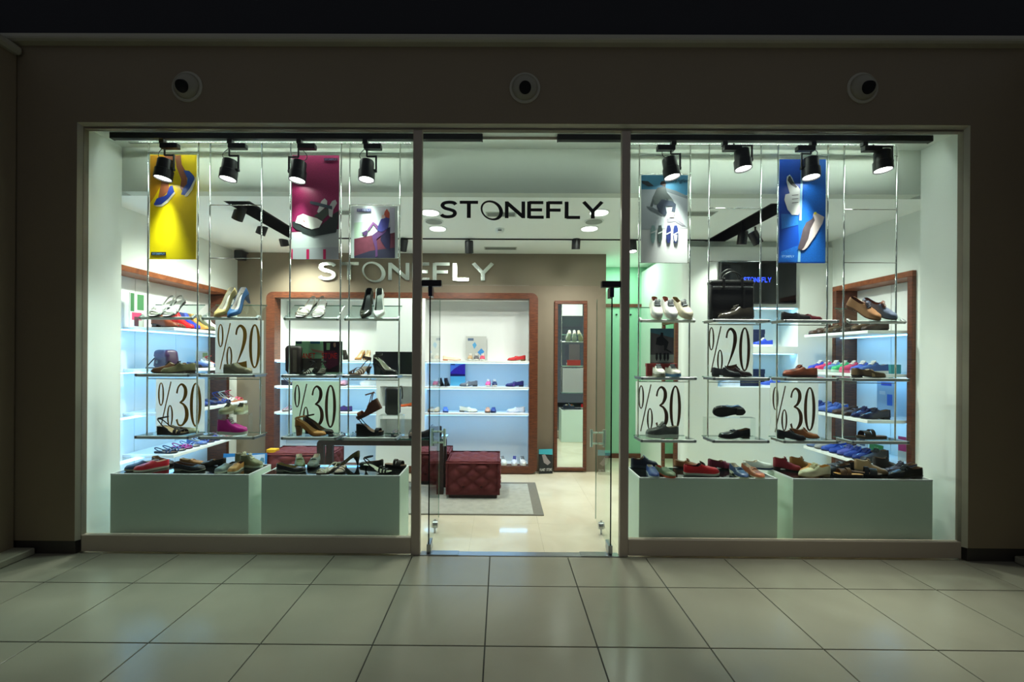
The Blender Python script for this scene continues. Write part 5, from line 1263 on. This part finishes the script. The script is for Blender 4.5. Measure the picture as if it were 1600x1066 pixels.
row('right', 0, [('loafer', (60, 44, 32), 'dark brown loafer'), ('boat_shoe', (92, 74, 52), 'brown boat shoe'), ('loafer', (74, 66, 58), 'taupe loafer'), ('lace_up_shoe', (52, 46, 40), 'dark taupe lace-up shoe'), ('boat_shoe', (96, 84, 66), 'khaki boat shoe'), ('lace_up_shoe', (70, 52, 42), 'brown lace-up shoe'), ('loafer', (84, 64, 56), 'reddish brown loafer')], .88, 1.60)
row('right', 1, [('sneaker', (50, 84, 150), 'blue sneaker'), ('sneaker', (70, 96, 200), 'royal blue sneaker'), ('sneaker', (206, 70, 110), 'pink sneaker', dict(sole=(230, 110, 140))), ('sneaker', (60, 190, 120), 'green sneaker', dict(sole=(190, 230, 210))), ('sneaker', (96, 140, 190), 'light blue sneaker'), ('sneaker', (214, 60, 110), 'magenta sneaker'), ('sneaker', (50, 70, 190), 'deep blue sneaker')], .90, 1.60)
row('right', 2, [('lace_up_shoe', (24, 30, 56), 'navy lace-up shoe', dict(rough=.15)), ('lace_up_shoe', (30, 40, 90), 'shiny dark blue lace-up shoe', dict(rough=.15)), ('loafer', (50, 34, 28), 'dark brown loafer', {}), ('loafer', (66, 44, 34), 'brown loafer'), ('lace_up_shoe', (70, 100, 180), 'shiny blue lace-up shoe', dict(rough=.15)), ('lace_up_shoe', (90, 120, 190), 'pale blue lace-up shoe', dict(rough=.15)), ('lace_up_shoe', (40, 60, 130), 'blue lace-up shoe', dict(rough=.15))], .88, 1.60)
row('right', 3, [('desert_boot', (22, 24, 34), 'black ankle shoe'), ('lace_up_shoe', (30, 50, 120), 'glossy navy lace-up shoe', dict(rough=.15)), ('lace_up_shoe', (36, 60, 140), 'dark blue lace-up shoe', dict(rough=.15)), ('lace_up_shoe', (80, 90, 170), 'violet blue lace-up shoe', dict(rough=.15)), ('loafer', (40, 70, 160), 'blue loafer', dict(rough=.15)), ('lace_up_shoe', (50, 80, 170), 'bright blue lace-up shoe', dict(rough=.15)), ('loafer', (150, 150, 146), 'grey loafer'), ('loafer', (110, 130, 170), 'pale blue loafer')], .88, 1.60)

# --- back cabinet
KY = KF + .13
def kc(kind, px, lv, head, up, label, **kw):
    z = (KSZ + [kzb])[lv]
    return shoe(kind, (P(px, (560, 601, 643, 725)[lv], KY).x, KY, z + .001), head, up, label, 'shoes in the back cabinet', scale=kw.pop('scale', .92), **kw)
kc('pump', 540, 0, 100, (50, 46, 36), 'dark olive high-heel shoe on the top cabinet shelf')
kc('pump', 562, 0, -100, (186, 136, 80), 'tan pump, left of the pair on the top cabinet shelf', lining=(230, 214, 180))
kc('pump', 574, 0, -82, (190, 140, 84), 'tan pump, right of the pair on the top cabinet shelf', lining=(230, 214, 180))
kc('wedge_sandal', 454, 1, 0, NAV, 'navy wedge sandal at the left of the cabinet')
kc('slip_on_shoe', 537, 1, -90, (214, 150, 160), 'pale pink slip-on on the middle left cabinet shelf')
kc('sneaker', 576, 1, 180, (236, 238, 236), 'white sneaker on the middle left cabinet shelf', sole=(226, 230, 230))
kc('sandal', 449, 2, -80, (224, 150, 160), 'pink and white sandal at the lower left of the cabinet')
kc('slip_on_shoe', 536, 2, 180, (70, 50, 120), 'purple slip-on on the lower left cabinet shelf')
kc('ballet_flat', 706, 0, 0, (236, 224, 196), 'cream flat on the top right cabinet shelf', sole=(200, 110, 60))
kc('sneaker', 735, 0, -90, (196, 166, 128), 'beige sneaker, left of three under the flower poster', scale=.75)
kc('sneaker', 744.5, 0, -90, (96, 96, 100), 'grey sneaker, middle of three under the flower poster', scale=.75)
kc('sneaker', 754, 0, -90, (226, 80, 110), 'pink sneaker, right of three under the flower poster', scale=.75)
kc('loafer', 807, 0, 180, (200, 46, 50), 'red loafer on the top right cabinet shelf', sole=(110, 90, 60), extra=(170, 40, 46))
kc('sneaker', 681, 1, -90, (226, 90, 130), 'pink sneaker beside black pumps on the middle right cabinet shelf', scale=.75)
kc('pump', 689, 1, 90, (20, 22, 40), 'black pump seen from behind, left of its pair', scale=.8)
kc('pump', 698, 1, 90, (18, 24, 50), 'navy black pump seen from behind, right of its pair', scale=.8)
kc('loafer', 732, 1, 180, (104, 112, 122), 'grey and white loafer beside the purple city poster', extra=(200, 200, 190))
kc('sneaker', 763, 1, -95, (230, 90, 150), 'pink sneaker paired with a navy one in the back cabinet', scale=.75, sole=(214, 210, 200))
kc('sneaker', 772.5, 1, -85, (40, 50, 90), 'navy sneaker paired with a pink one in the back cabinet', scale=.75, sole=(214, 210, 200))
kc('loafer', 804, 1, 180, (32, 34, 100), 'dark blue loafer on the middle right cabinet shelf', extra=(80, 40, 130))
kc('slip_on_shoe', 673.5, 2, -90, (140, 110, 80), 'brown slip-on on the lower right cabinet shelf', scale=.78)
kc('slip_on_shoe', 683.5, 2, -90, (190, 150, 100), 'tan slip-on on the lower right cabinet shelf', scale=.78)
kc('slip_on_shoe', 696, 2, -80, (80, 120, 210), 'bright blue slip-on on the lower right cabinet shelf', scale=.78)
kc('loafer', 732, 2, 0, (236, 238, 220), 'white loafer on the lower right cabinet shelf')
kc('slip_on_shoe', 762, 2, -90, (214, 160, 130), 'peach slip-on beside a navy one on the lower right cabinet shelf', scale=.78)
kc('slip_on_shoe', 771, 2, -90, (36, 60, 130), 'navy slip-on beside a peach one on the lower right cabinet shelf', scale=.78)
kc('loafer', 806, 2, 180, (222, 226, 236), 'pale grey loafer on the lower right cabinet shelf', sole=(200, 206, 220))
kc('sneaker', 785, 3, -70, (226, 232, 226), 'white sneaker on the cabinet floor beside the red stool', scale=.85, sole=(220, 226, 210))
kc('sneaker', 804, 3, -95, (216, 220, 232), 'white sneaker with blue laces on the cabinet floor', scale=.85, extra=(70, 80, 170))
kc('sneaker', 816, 3, -80, (236, 236, 232), 'plain white sneaker at the right corner of the cabinet floor', scale=.85)
shoe('ballet_flat', (P(633, 632, KY).x, KY - .02, cn[0][0] + .001), 200, ORG, 'orange flat in the upper niche of the back cabinet', 'shoes in the back cabinet', scale=.75)

# --- niches under the television
def nich(kind, px, nn, head, up, label, **kw):
    return shoe(kind, (P(px, 530 if nn is n1 else 600, TY + .12).x, TY + .12, nn[0].z + .001), head, up, label, 'shoes in the niches under the television', **kw)
nich('sneaker', 1192, n1, 176, (40, 72, 200), 'blue sneaker in the upper niche under the television', scale=.85, sole=(226, 230, 236))
nich('sneaker', 1140, n2, 178, (206, 222, 240), 'white and blue sneaker in the lower niche under the television', scale=.9, sole=(226, 232, 240), extra=BLU)
nich('sneaker', 1203, n2, 160, (60, 96, 206), 'blue and white sneaker in the lower niche under the television', scale=.8, sole=(226, 230, 236))
def gbox(px0, px1, py1, Y, z, d, rgb, label, name='shoebox', cat='box', group=None):
    a = P(px0, py1, Y); b_ = P(px1, py1, Y); h = P((px0 + px1) / 2, py1, Y).z - z
    t = thing(name, label, cat, ((a.x + b_.x) / 2, Y + d / 2, z), 0, group); w = (b_.x - a.x) / 2
    m_ = mat('box_%d_%d_%d' % rgb, rgb, .5)
    MB().cbox(-w, w, -d / 2, d / 2, 0, h * .74, .002).build('box_base', m_, t); MB().cbox(-w - .003, w + .003, -d / 2 - .003, d / 2 + .003, h * .74, h, .002).build('lid', m_, t)
    return t
gbox(1150, 1195, 577, TY + .20, n2[0].z + .001, .12, (26, 34, 66), 'navy shoebox in the lower niche under the television')
gbox(1176, 1195, 515, TY + .20, n1[0].z + .001, .12, (32, 42, 76), 'navy shoebox in the upper niche under the television')
gbox(1011, 1057, 568, .272, zm_ + .001, .034, (150, 44, 40), 'red shoebox on the middle glass shelf behind white sneakers')
t = gbox(416, 430, 710, 1.86, .404, .10, (236, 176, 20), 'small yellow shoebox on the burgundy stool left of the cabinet')
def sidebox(side, y, lv, w, h, d, rgb, label, name='shoebox', cat='box', dx=0):
    x = (-3.62 if side == 'left' else 3.84) + dx; z = SHZ[lv] + .001
    t = thing(name, label, cat, (x, y, z)); m_ = mat('box_%d_%d_%d' % rgb, rgb, .5)
    MB().cbox(-d / 2, d / 2, -w / 2, w / 2, 0, h, .002).build('card', m_, t); return t
t = sidebox('right', 1.02, 1, .16, .09, .10, TEAL, 'teal shoebox on the upper middle right wall shelf', dx=.06)
MB().box(-.0515, -.05, -.05, .05, .04, .062).build('printed_band', mat('ink_band', (30, 70, 90), .5), t)
def sideposter(side, y, lv, w, h, rgb, label, shapes, rz=0):
    x = -3.66 if side == 'left' else 3.98; s = 1 if side == 'left' else -1; z = SHZ[lv] + .001
    t = thing('shelf_poster', label, 'poster', (x, y, z), rz)
    MB().cbox(-.006, .006, -w / 2, w / 2, 0, h, .001).build('panel', mat('print_%d_%d_%d' % rgb, rgb, .4), t)
    for i, (a0, a1, b0, b1, c_) in enumerate(shapes):
        MB().box(s * .0062, s * (.0066 + .0003 * i), -w / 2 + w * a0, -w / 2 + w * a1, h * b0, h * b1).build('printed_shape', mat('ink_%d_%d_%d_8' % c_, c_, .4), t)
sideposter('left', .97, 0, .13, .34, (214, 222, 206), 'green and pink poster at the window end of the top left wall shelf', [(.05, .3, .45, .98, (60, 120, 70)), (.5, .95, .5, .96, (70, 130, 80)), (.15, .8, .2, .42, (220, 70, 110)), (.3, .6, .02, .3, (96, 60, 66))], -.35)
sideposter('left', 1.90, 1, .22, .19, (212, 220, 222), 'pale card poster on the upper middle left wall shelf', [(.55, .95, .1, .9, (150, 170, 120)), (.3, .6, .05, .45, (220, 110, 110))])
sideposter('right', 1.14, 2, .20, .36, (150, 186, 220), 'tall blue grey poster on the lower middle right wall shelf', [(.15, .75, .86, .96, (50, 80, 190)), (.1, .4, .3, .62, (50, 110, 220)), (.5, .85, .6, .7, (190, 210, 230))])
sideposter('right', 1.42, 3, .12, .17, (206, 216, 220), 'small white card with a dark picture on the bottom right wall shelf', [(.2, .8, .3, .9, (90, 100, 120))])
sideposter('right', 1.25, 3, .16, .10, (60, 130, 60), 'small green card on the bottom right wall shelf', [(.3, .6, .3, .7, (130, 190, 110))])
sideposter('right', .90, 3, .16, .24, (214, 222, 216), 'white and pink poster at the window end of the bottom right wall shelf', [(.55, .98, .4, 1.0, (200, 70, 130)), (.1, .5, .1, .5, (60, 76, 96))], .25)

# ------------------------------------------------------------------ bags
def rbox(w, d, h, r=.02, taper=1.0, n=4):
    b = MB(); vs = []; fs = []; lv = [(0, -r * .6), (r, 0), (h * .5, 0), (h - r, 0), (h - r * .3, -r * .3), (h, -r)]
    for z, ins in lv:
        k = 1 + (taper - 1) * z / h
        o = rrect(-(w / 2) * k - ins * 0 + (-ins), (w / 2) * k + ins, -(d / 2) * k - ins, (d / 2) * k + ins, min(r, d * .35 * min(1, k)), n)
        vs += [(x, y, z) for x, y in o]
    m_ = 4 * (n + 1)
    for i in range(len(lv) - 1):
        for j in range(m_): fs.append((i * m_ + j, i * m_ + (j + 1) % m_, (i + 1) * m_ + (j + 1) % m_, (i + 1) * m_ + j))
    fs.append(tuple(range(m_))[::-1]); fs.append(tuple((len(lv) - 1) * m_ + j for j in range(m_)))
    b.add(vs, fs); return b
def bbuild(b, name, m_, parent):
    o = b.build(name, m_, parent); autosmooth(o.data, 50); return o
M_BLEATH = mat('black_leather', (20, 20, 20), .38, var=.2, scale=60, bump=.15)
bw = P(1176, 480, PY + .05).x - P(1107, 480, PY + .05).x; bh = P(1140, 440, PY + .05).z - zt_
t = thing('leather_briefcase', 'black leather briefcase with two handles on the top right glass shelf', 'bag', (P(1141, 480, PY + .05).x, PY + .048, zt_ + .001))
bbuild(rbox(bw, .066, bh, .022), 'body', M_BLEATH, t)
bbuild(rbox(bw * 1.02, .07, .055, .02), 'top_flap', mat('black_leather_sheen', (36, 36, 34), .3, var=.15, scale=60), t).location = (0, 0, bh - .045)
for y, dh in ((-.025, .075), (.025, .105)):
    MB().tube(cr_spline([(-.075, y, bh - .01), (-.07, y, bh + dh * .55), (0, y, bh + dh), (.07, y, bh + dh * .55), (.075, y, bh - .01)], 6), .006, 8).build('handle', M_BLEATH, t, True)
for x in (-.075, .075): MB().cbox(x - .012, x + .012, -.042, -.034, bh - .06, bh + .02, .003).build('handle_tab', M_BLEATH, t)
MB().cbox(.085, .10, -.04, -.033, .02, bh - .03, .002).build('strap', M_BLEATH, t)
MB().cbox(-bw * .45, bw * .45, -.041, -.036, bh - .056, bh - .05, .001).build('zip', M_STEEL, t)
# studded bag
t = thing('studded_bag', 'upright dark brown bag with columns of pale studs left of a red lettered poster', 'bag', (P(459, 560, PY + .05).x, PY + .05, zm_ + .001))
h_ = P(459, 540, PY).z - zm_; M_SB = mat('dark_brown_leather', (64, 48, 42), .5, var=.15, scale=50)
bbuild(rbox(.125, .056, h_, .026, 1.06), 'body', M_SB, t)
k = MB()
for r_ in range(13):
    for c_ in range(3): k.lathe([(.0025, 0), (.0025, .002), (.001, .0032)], (.012 + c_ * .011, -.029 - .0022 * r_ / 13, .02 + r_ * (h_ - .05) / 13), 'y', 6)
so = k.build('studs', mat('pale_stud', (214, 200, 170), .3, metal=.6), t); so['kind'] = 'stuff'
# purple handbag on left shelf
t = thing('handbag', 'dark purple handbag with long strap at the window end of a left wall shelf', 'bag', (-3.46, 1.10, SHZ[1] + .001), -.5)
M_PB = mat('purple_leather', (56, 34, 62), .4, var=.15, scale=40)
bbuild(rbox(.30, .13, .19, .03, .82), 'body', M_PB, t)
bbuild(rbox(.27, .125, .09, .025, .9), 'flap', mat('purple_leather_flap', (66, 42, 80), .35, var=.12, scale=40), t).location = (0, -.006, .105)
MB().tube(cr_spline([(-.12, 0, .17), (-.17, -.04, .10), (-.18, -.10, .012), (-.05, -.14, .010), (.08, -.13, .012)], 6), .006, 6).build('strap', mat('black_strap', (20, 18, 24), .5), t, True)
MB().lathe([(.018, 0), (.018, .004), (.012, .004), (.012, 0)], (-.02, -.075, .07), 'y', 14).build('buckle', M_STEEL, t)

# ------------------------------------------------------------------ table, stools, rug
TD0, TD1 = 1.44, 1.74
tx0, tx1 = P(495, 690, TD0).x, P(693, 690, TD0).x; tz1 = P(600, 690, TD0).z
t = thing('display_table', 'dark wood waterfall bench table with glass top behind the left plinths', 'table', ((tx0 + tx1) / 2, (TD0 + TD1) / 2, .0128)); w = (tx1 - tx0) / 2; d = (TD1 - TD0) / 2
for s in (-1, 1):
    y = s * d; out_ = [(-w, .001)] + [(-w + .05 - .05 * math.cos(a), tz1 - .05 + .05 * math.sin(a)) for a in [PI / 2 * i / 5 for i in range(6)]] + [(w - .05 + .05 * math.sin(a), tz1 - .05 + .05 * math.cos(a)) for a in [PI / 2 * i / 5 for i in range(6)]] + [(w, .001), (w - .075, .001), (w - .075, tz1 - .06), (-w + .075, tz1 - .06), (-w + .075, .001)]
    n_ = len(out_); k = MB(); yy = (y, y - s * .05)
    vs = [(x, yy[0], z) for x, z in out_] + [(x, yy[1], z) for x, z in out_]
    i_ = n_ - 4
    k.add(vs, [(j, (j + 1) % n_, (j + 1) % n_ + n_, j + n_) for j in range(n_)])
    # front and back caps split in three quads strips
    for o_ in (0, n_):
        k.add([vs[j + o_] for j in range(n_)], [tuple([0, 1, 2, 3, 4, 5, 6, n_ - 2, n_ - 1]), tuple([6, 7, n_ - 3, n_ - 2]), tuple([7, 8, 9, 10, 11, 12, 13, n_ - 4, n_ - 3])])
    k.build('leg_frame', M_DWOOD, t)
MB().cbox(-w + .10, w - .02, -d + .05, d - .05, tz1 - .04, tz1 - .005, .002).build('top_board', M_DWOOD, t)
gz = tz1 + .022 
MB().box(-w + .06, w + .02, -d - .02, d + .02, tz1 + .008, gz).build('glass_top', M_SHELFG, t)
MB().box(-w + .06, w + .02, -d - .0215, -d - .02, tz1 + .008, gz).build('glass_edge', mat('green_glass_edge', (20, 66, 54), .15), t)
for x in (-w + .2, w - .2): MB().box(x - .03, x + .03, -.05, .05, tz1 - .005, tz1 + .008).build('pad', M_BLACK, t)
def tab(kind, px, head, up, label, **kw): return shoe(kind, (P(px, 680, 1.56).x, 1.56 + kw.pop('dy', 0), gz + .014), head, up, label, 'shoes on the dark table', **kw)
tab('sandal', 527, -20, (60, 36, 34), 'dark brown sandal at the left end of the dark table', scale=.9)
tab('sandal', 559, 200, (30, 26, 28), 'black sandal on the dark table left of the acrylic riser', scale=.9, dy=.06)
tab('slide_sandal', 618, -60, (110, 92, 86), 'taupe slide on the dark table', scale=.85)
tab('slide_sandal', 645, -80, (26, 24, 26), 'black slide beside the taupe slide on the dark table', scale=.95)
tab('desert_boot', 672, 178, (18, 18, 20), 'black suede shoe at the right end of the dark table', scale=1.0)
t = thing('acrylic_riser', 'clear acrylic riser on the dark table carrying a black bag', 'riser', (P(612, 670, 1.58).x, 1.58, gz + .014)); rh3 = P(612, 648.5, 1.58).z - gz - .013
MB().box(-.13, .13, -.08, .08, rh3 - .005, rh3).build('top', M_ACRYL, t)
for x in (-.13, .126): MB().box(x, x + .004, -.08, .08, 0, rh3 - .005).build('side', M_ACRYL, t)
t = thing('black_bag', 'upright black leather bag with tassels on the acrylic riser', 'bag', (P(614, 640, 1.58).x, 1.58, gz + rh3 + .016)); h_ = P(614, 605, 1.58).z - P(614, 648, 1.58).z
bbuild(rbox(.17, .10, h_, .03), 'body', M_BLEATH, t); MB().tube(cr_spline([(.05, 0, h_ - .02), (.1, -.02, h_ + .01), (.115, -.03, h_ - .08), (.11, -.03, h_ - .13)], 5), .007, 6).build('tassel', M_BLEATH, t, True)
k = MB()
for r_ in range(14): k.lathe([(.002, 0), (.002, .002)], (-.055, -.052, .03 + r_ * (h_ - .07) / 14), 'y', 6)
so = k.build('studs', M_STEEL, t); so['kind'] = 'stuff'
def ottoman(x0, x1, y0, y1, h, label):
    w, d = (x1 - x0) / 2, (y1 - y0) / 2
    t = thing('tufted_stool', label, 'stool', ((x0 + x1) / 2, (y0 + y1) / 2, 0), group='burgundy tufted stools')
    b = MB(); n_ = 28; zb_ = .05
    tf = lambda u, v: abs(math.cos(PI * (u * 3 + v * 2.5))) ** .6 * abs(math.cos(PI * (u * 3 - v * 2.5))) ** .6
    def face(f_):
        vs = []; fs = []
        for i in range(n_ + 1):
            for j in range(n_ + 1):
                u, v = i / n_, j / n_; e = min(1, 6 * min(u, 1 - u, v, 1 - v)) ; vs.append(f_(u, v, .034 * (tf(u, v)) * e - .012))
        for i in range(n_):
            for j in range(n_): a = i * (n_ + 1) + j; fs.append((a, a + n_ + 1, a + n_ + 2, a + 1))
        b.add(vs, fs)
    H = h - zb_
    face(lambda u, v, q_: (-w + 2 * w * u, -d - q_ + .008, zb_ + H * v)); face(lambda u, v, q_: (w - 2 * w * u, d + q_ - .008, zb_ + H * v))
    face(lambda u, v, q_: (w + q_ - .008, -d + 2 * d * u, zb_ + H * v)); face(lambda u, v, q_: (-w - q_ + .008, d - 2 * d * u, zb_ + H * v))
    face(lambda u, v, q_: (-w + 2 * w * u, -d + 2 * d * v, h + q_ - .008))
    b.build('cushion', M_VELVET, t, True)
    MB().cbox(-w + .03, w - .03, -d + .03, d - .03, .0132, zb_ + .01, .004).build('base', M_DWOOD, t)
    for (u, v) in ((.33, .75), (.66, .75), (.17, .5), (.5, .5), (.83, .5), (.33, .25), (.66, .25)):
        MB().lathe([(.014, 0), (.013, .005), (.005, .009)], (-w + 2 * w * u, -d + .012, zb_ + H * v), 'y', 10).build('button', mat('dark_velvet', (62, 18, 22), .8), t)
    return t
oy = PZ(738, 776, .05).y + .03
ottoman(P(696, 750, oy).x, P(781, 750, oy).x, oy, oy + .55, .415, 'burgundy tufted cube stool in the middle of the rug')
ottoman(P(412, 730, 1.80).x, P(412, 730, 1.80).x + .80, 1.80, 2.26, .375, 'burgundy tufted stool under the left end of the dark table')
ottoman(P(648, 740, 1.85).x, P(648, 740, 1.85).x + .42, 1.80, 2.22, .40, 'burgundy tufted stool half hidden behind the right table leg')
ry0 = PZ(800, 806, 0).y; ry1 = PZ(800, 755, 0).y; rx1 = PZ(850, 806, 0).x
t = thing('area_rug', 'grey mottled area rug with darker border under the stools', 'rug', ((-2.1 + rx1) / 2, (ry0 + ry1) / 2, 0)); w = (rx1 + 2.1) / 2; d = (ry1 - ry0) / 2
MB().cbox(-w, w, -d, d, .0008, .010, .003).build('border', M_RUGB, t); MB().cbox(-w + .07, w - .10, -d + .015, d - .07, .008, .0125, .002).build('pile', M_RUG, t)
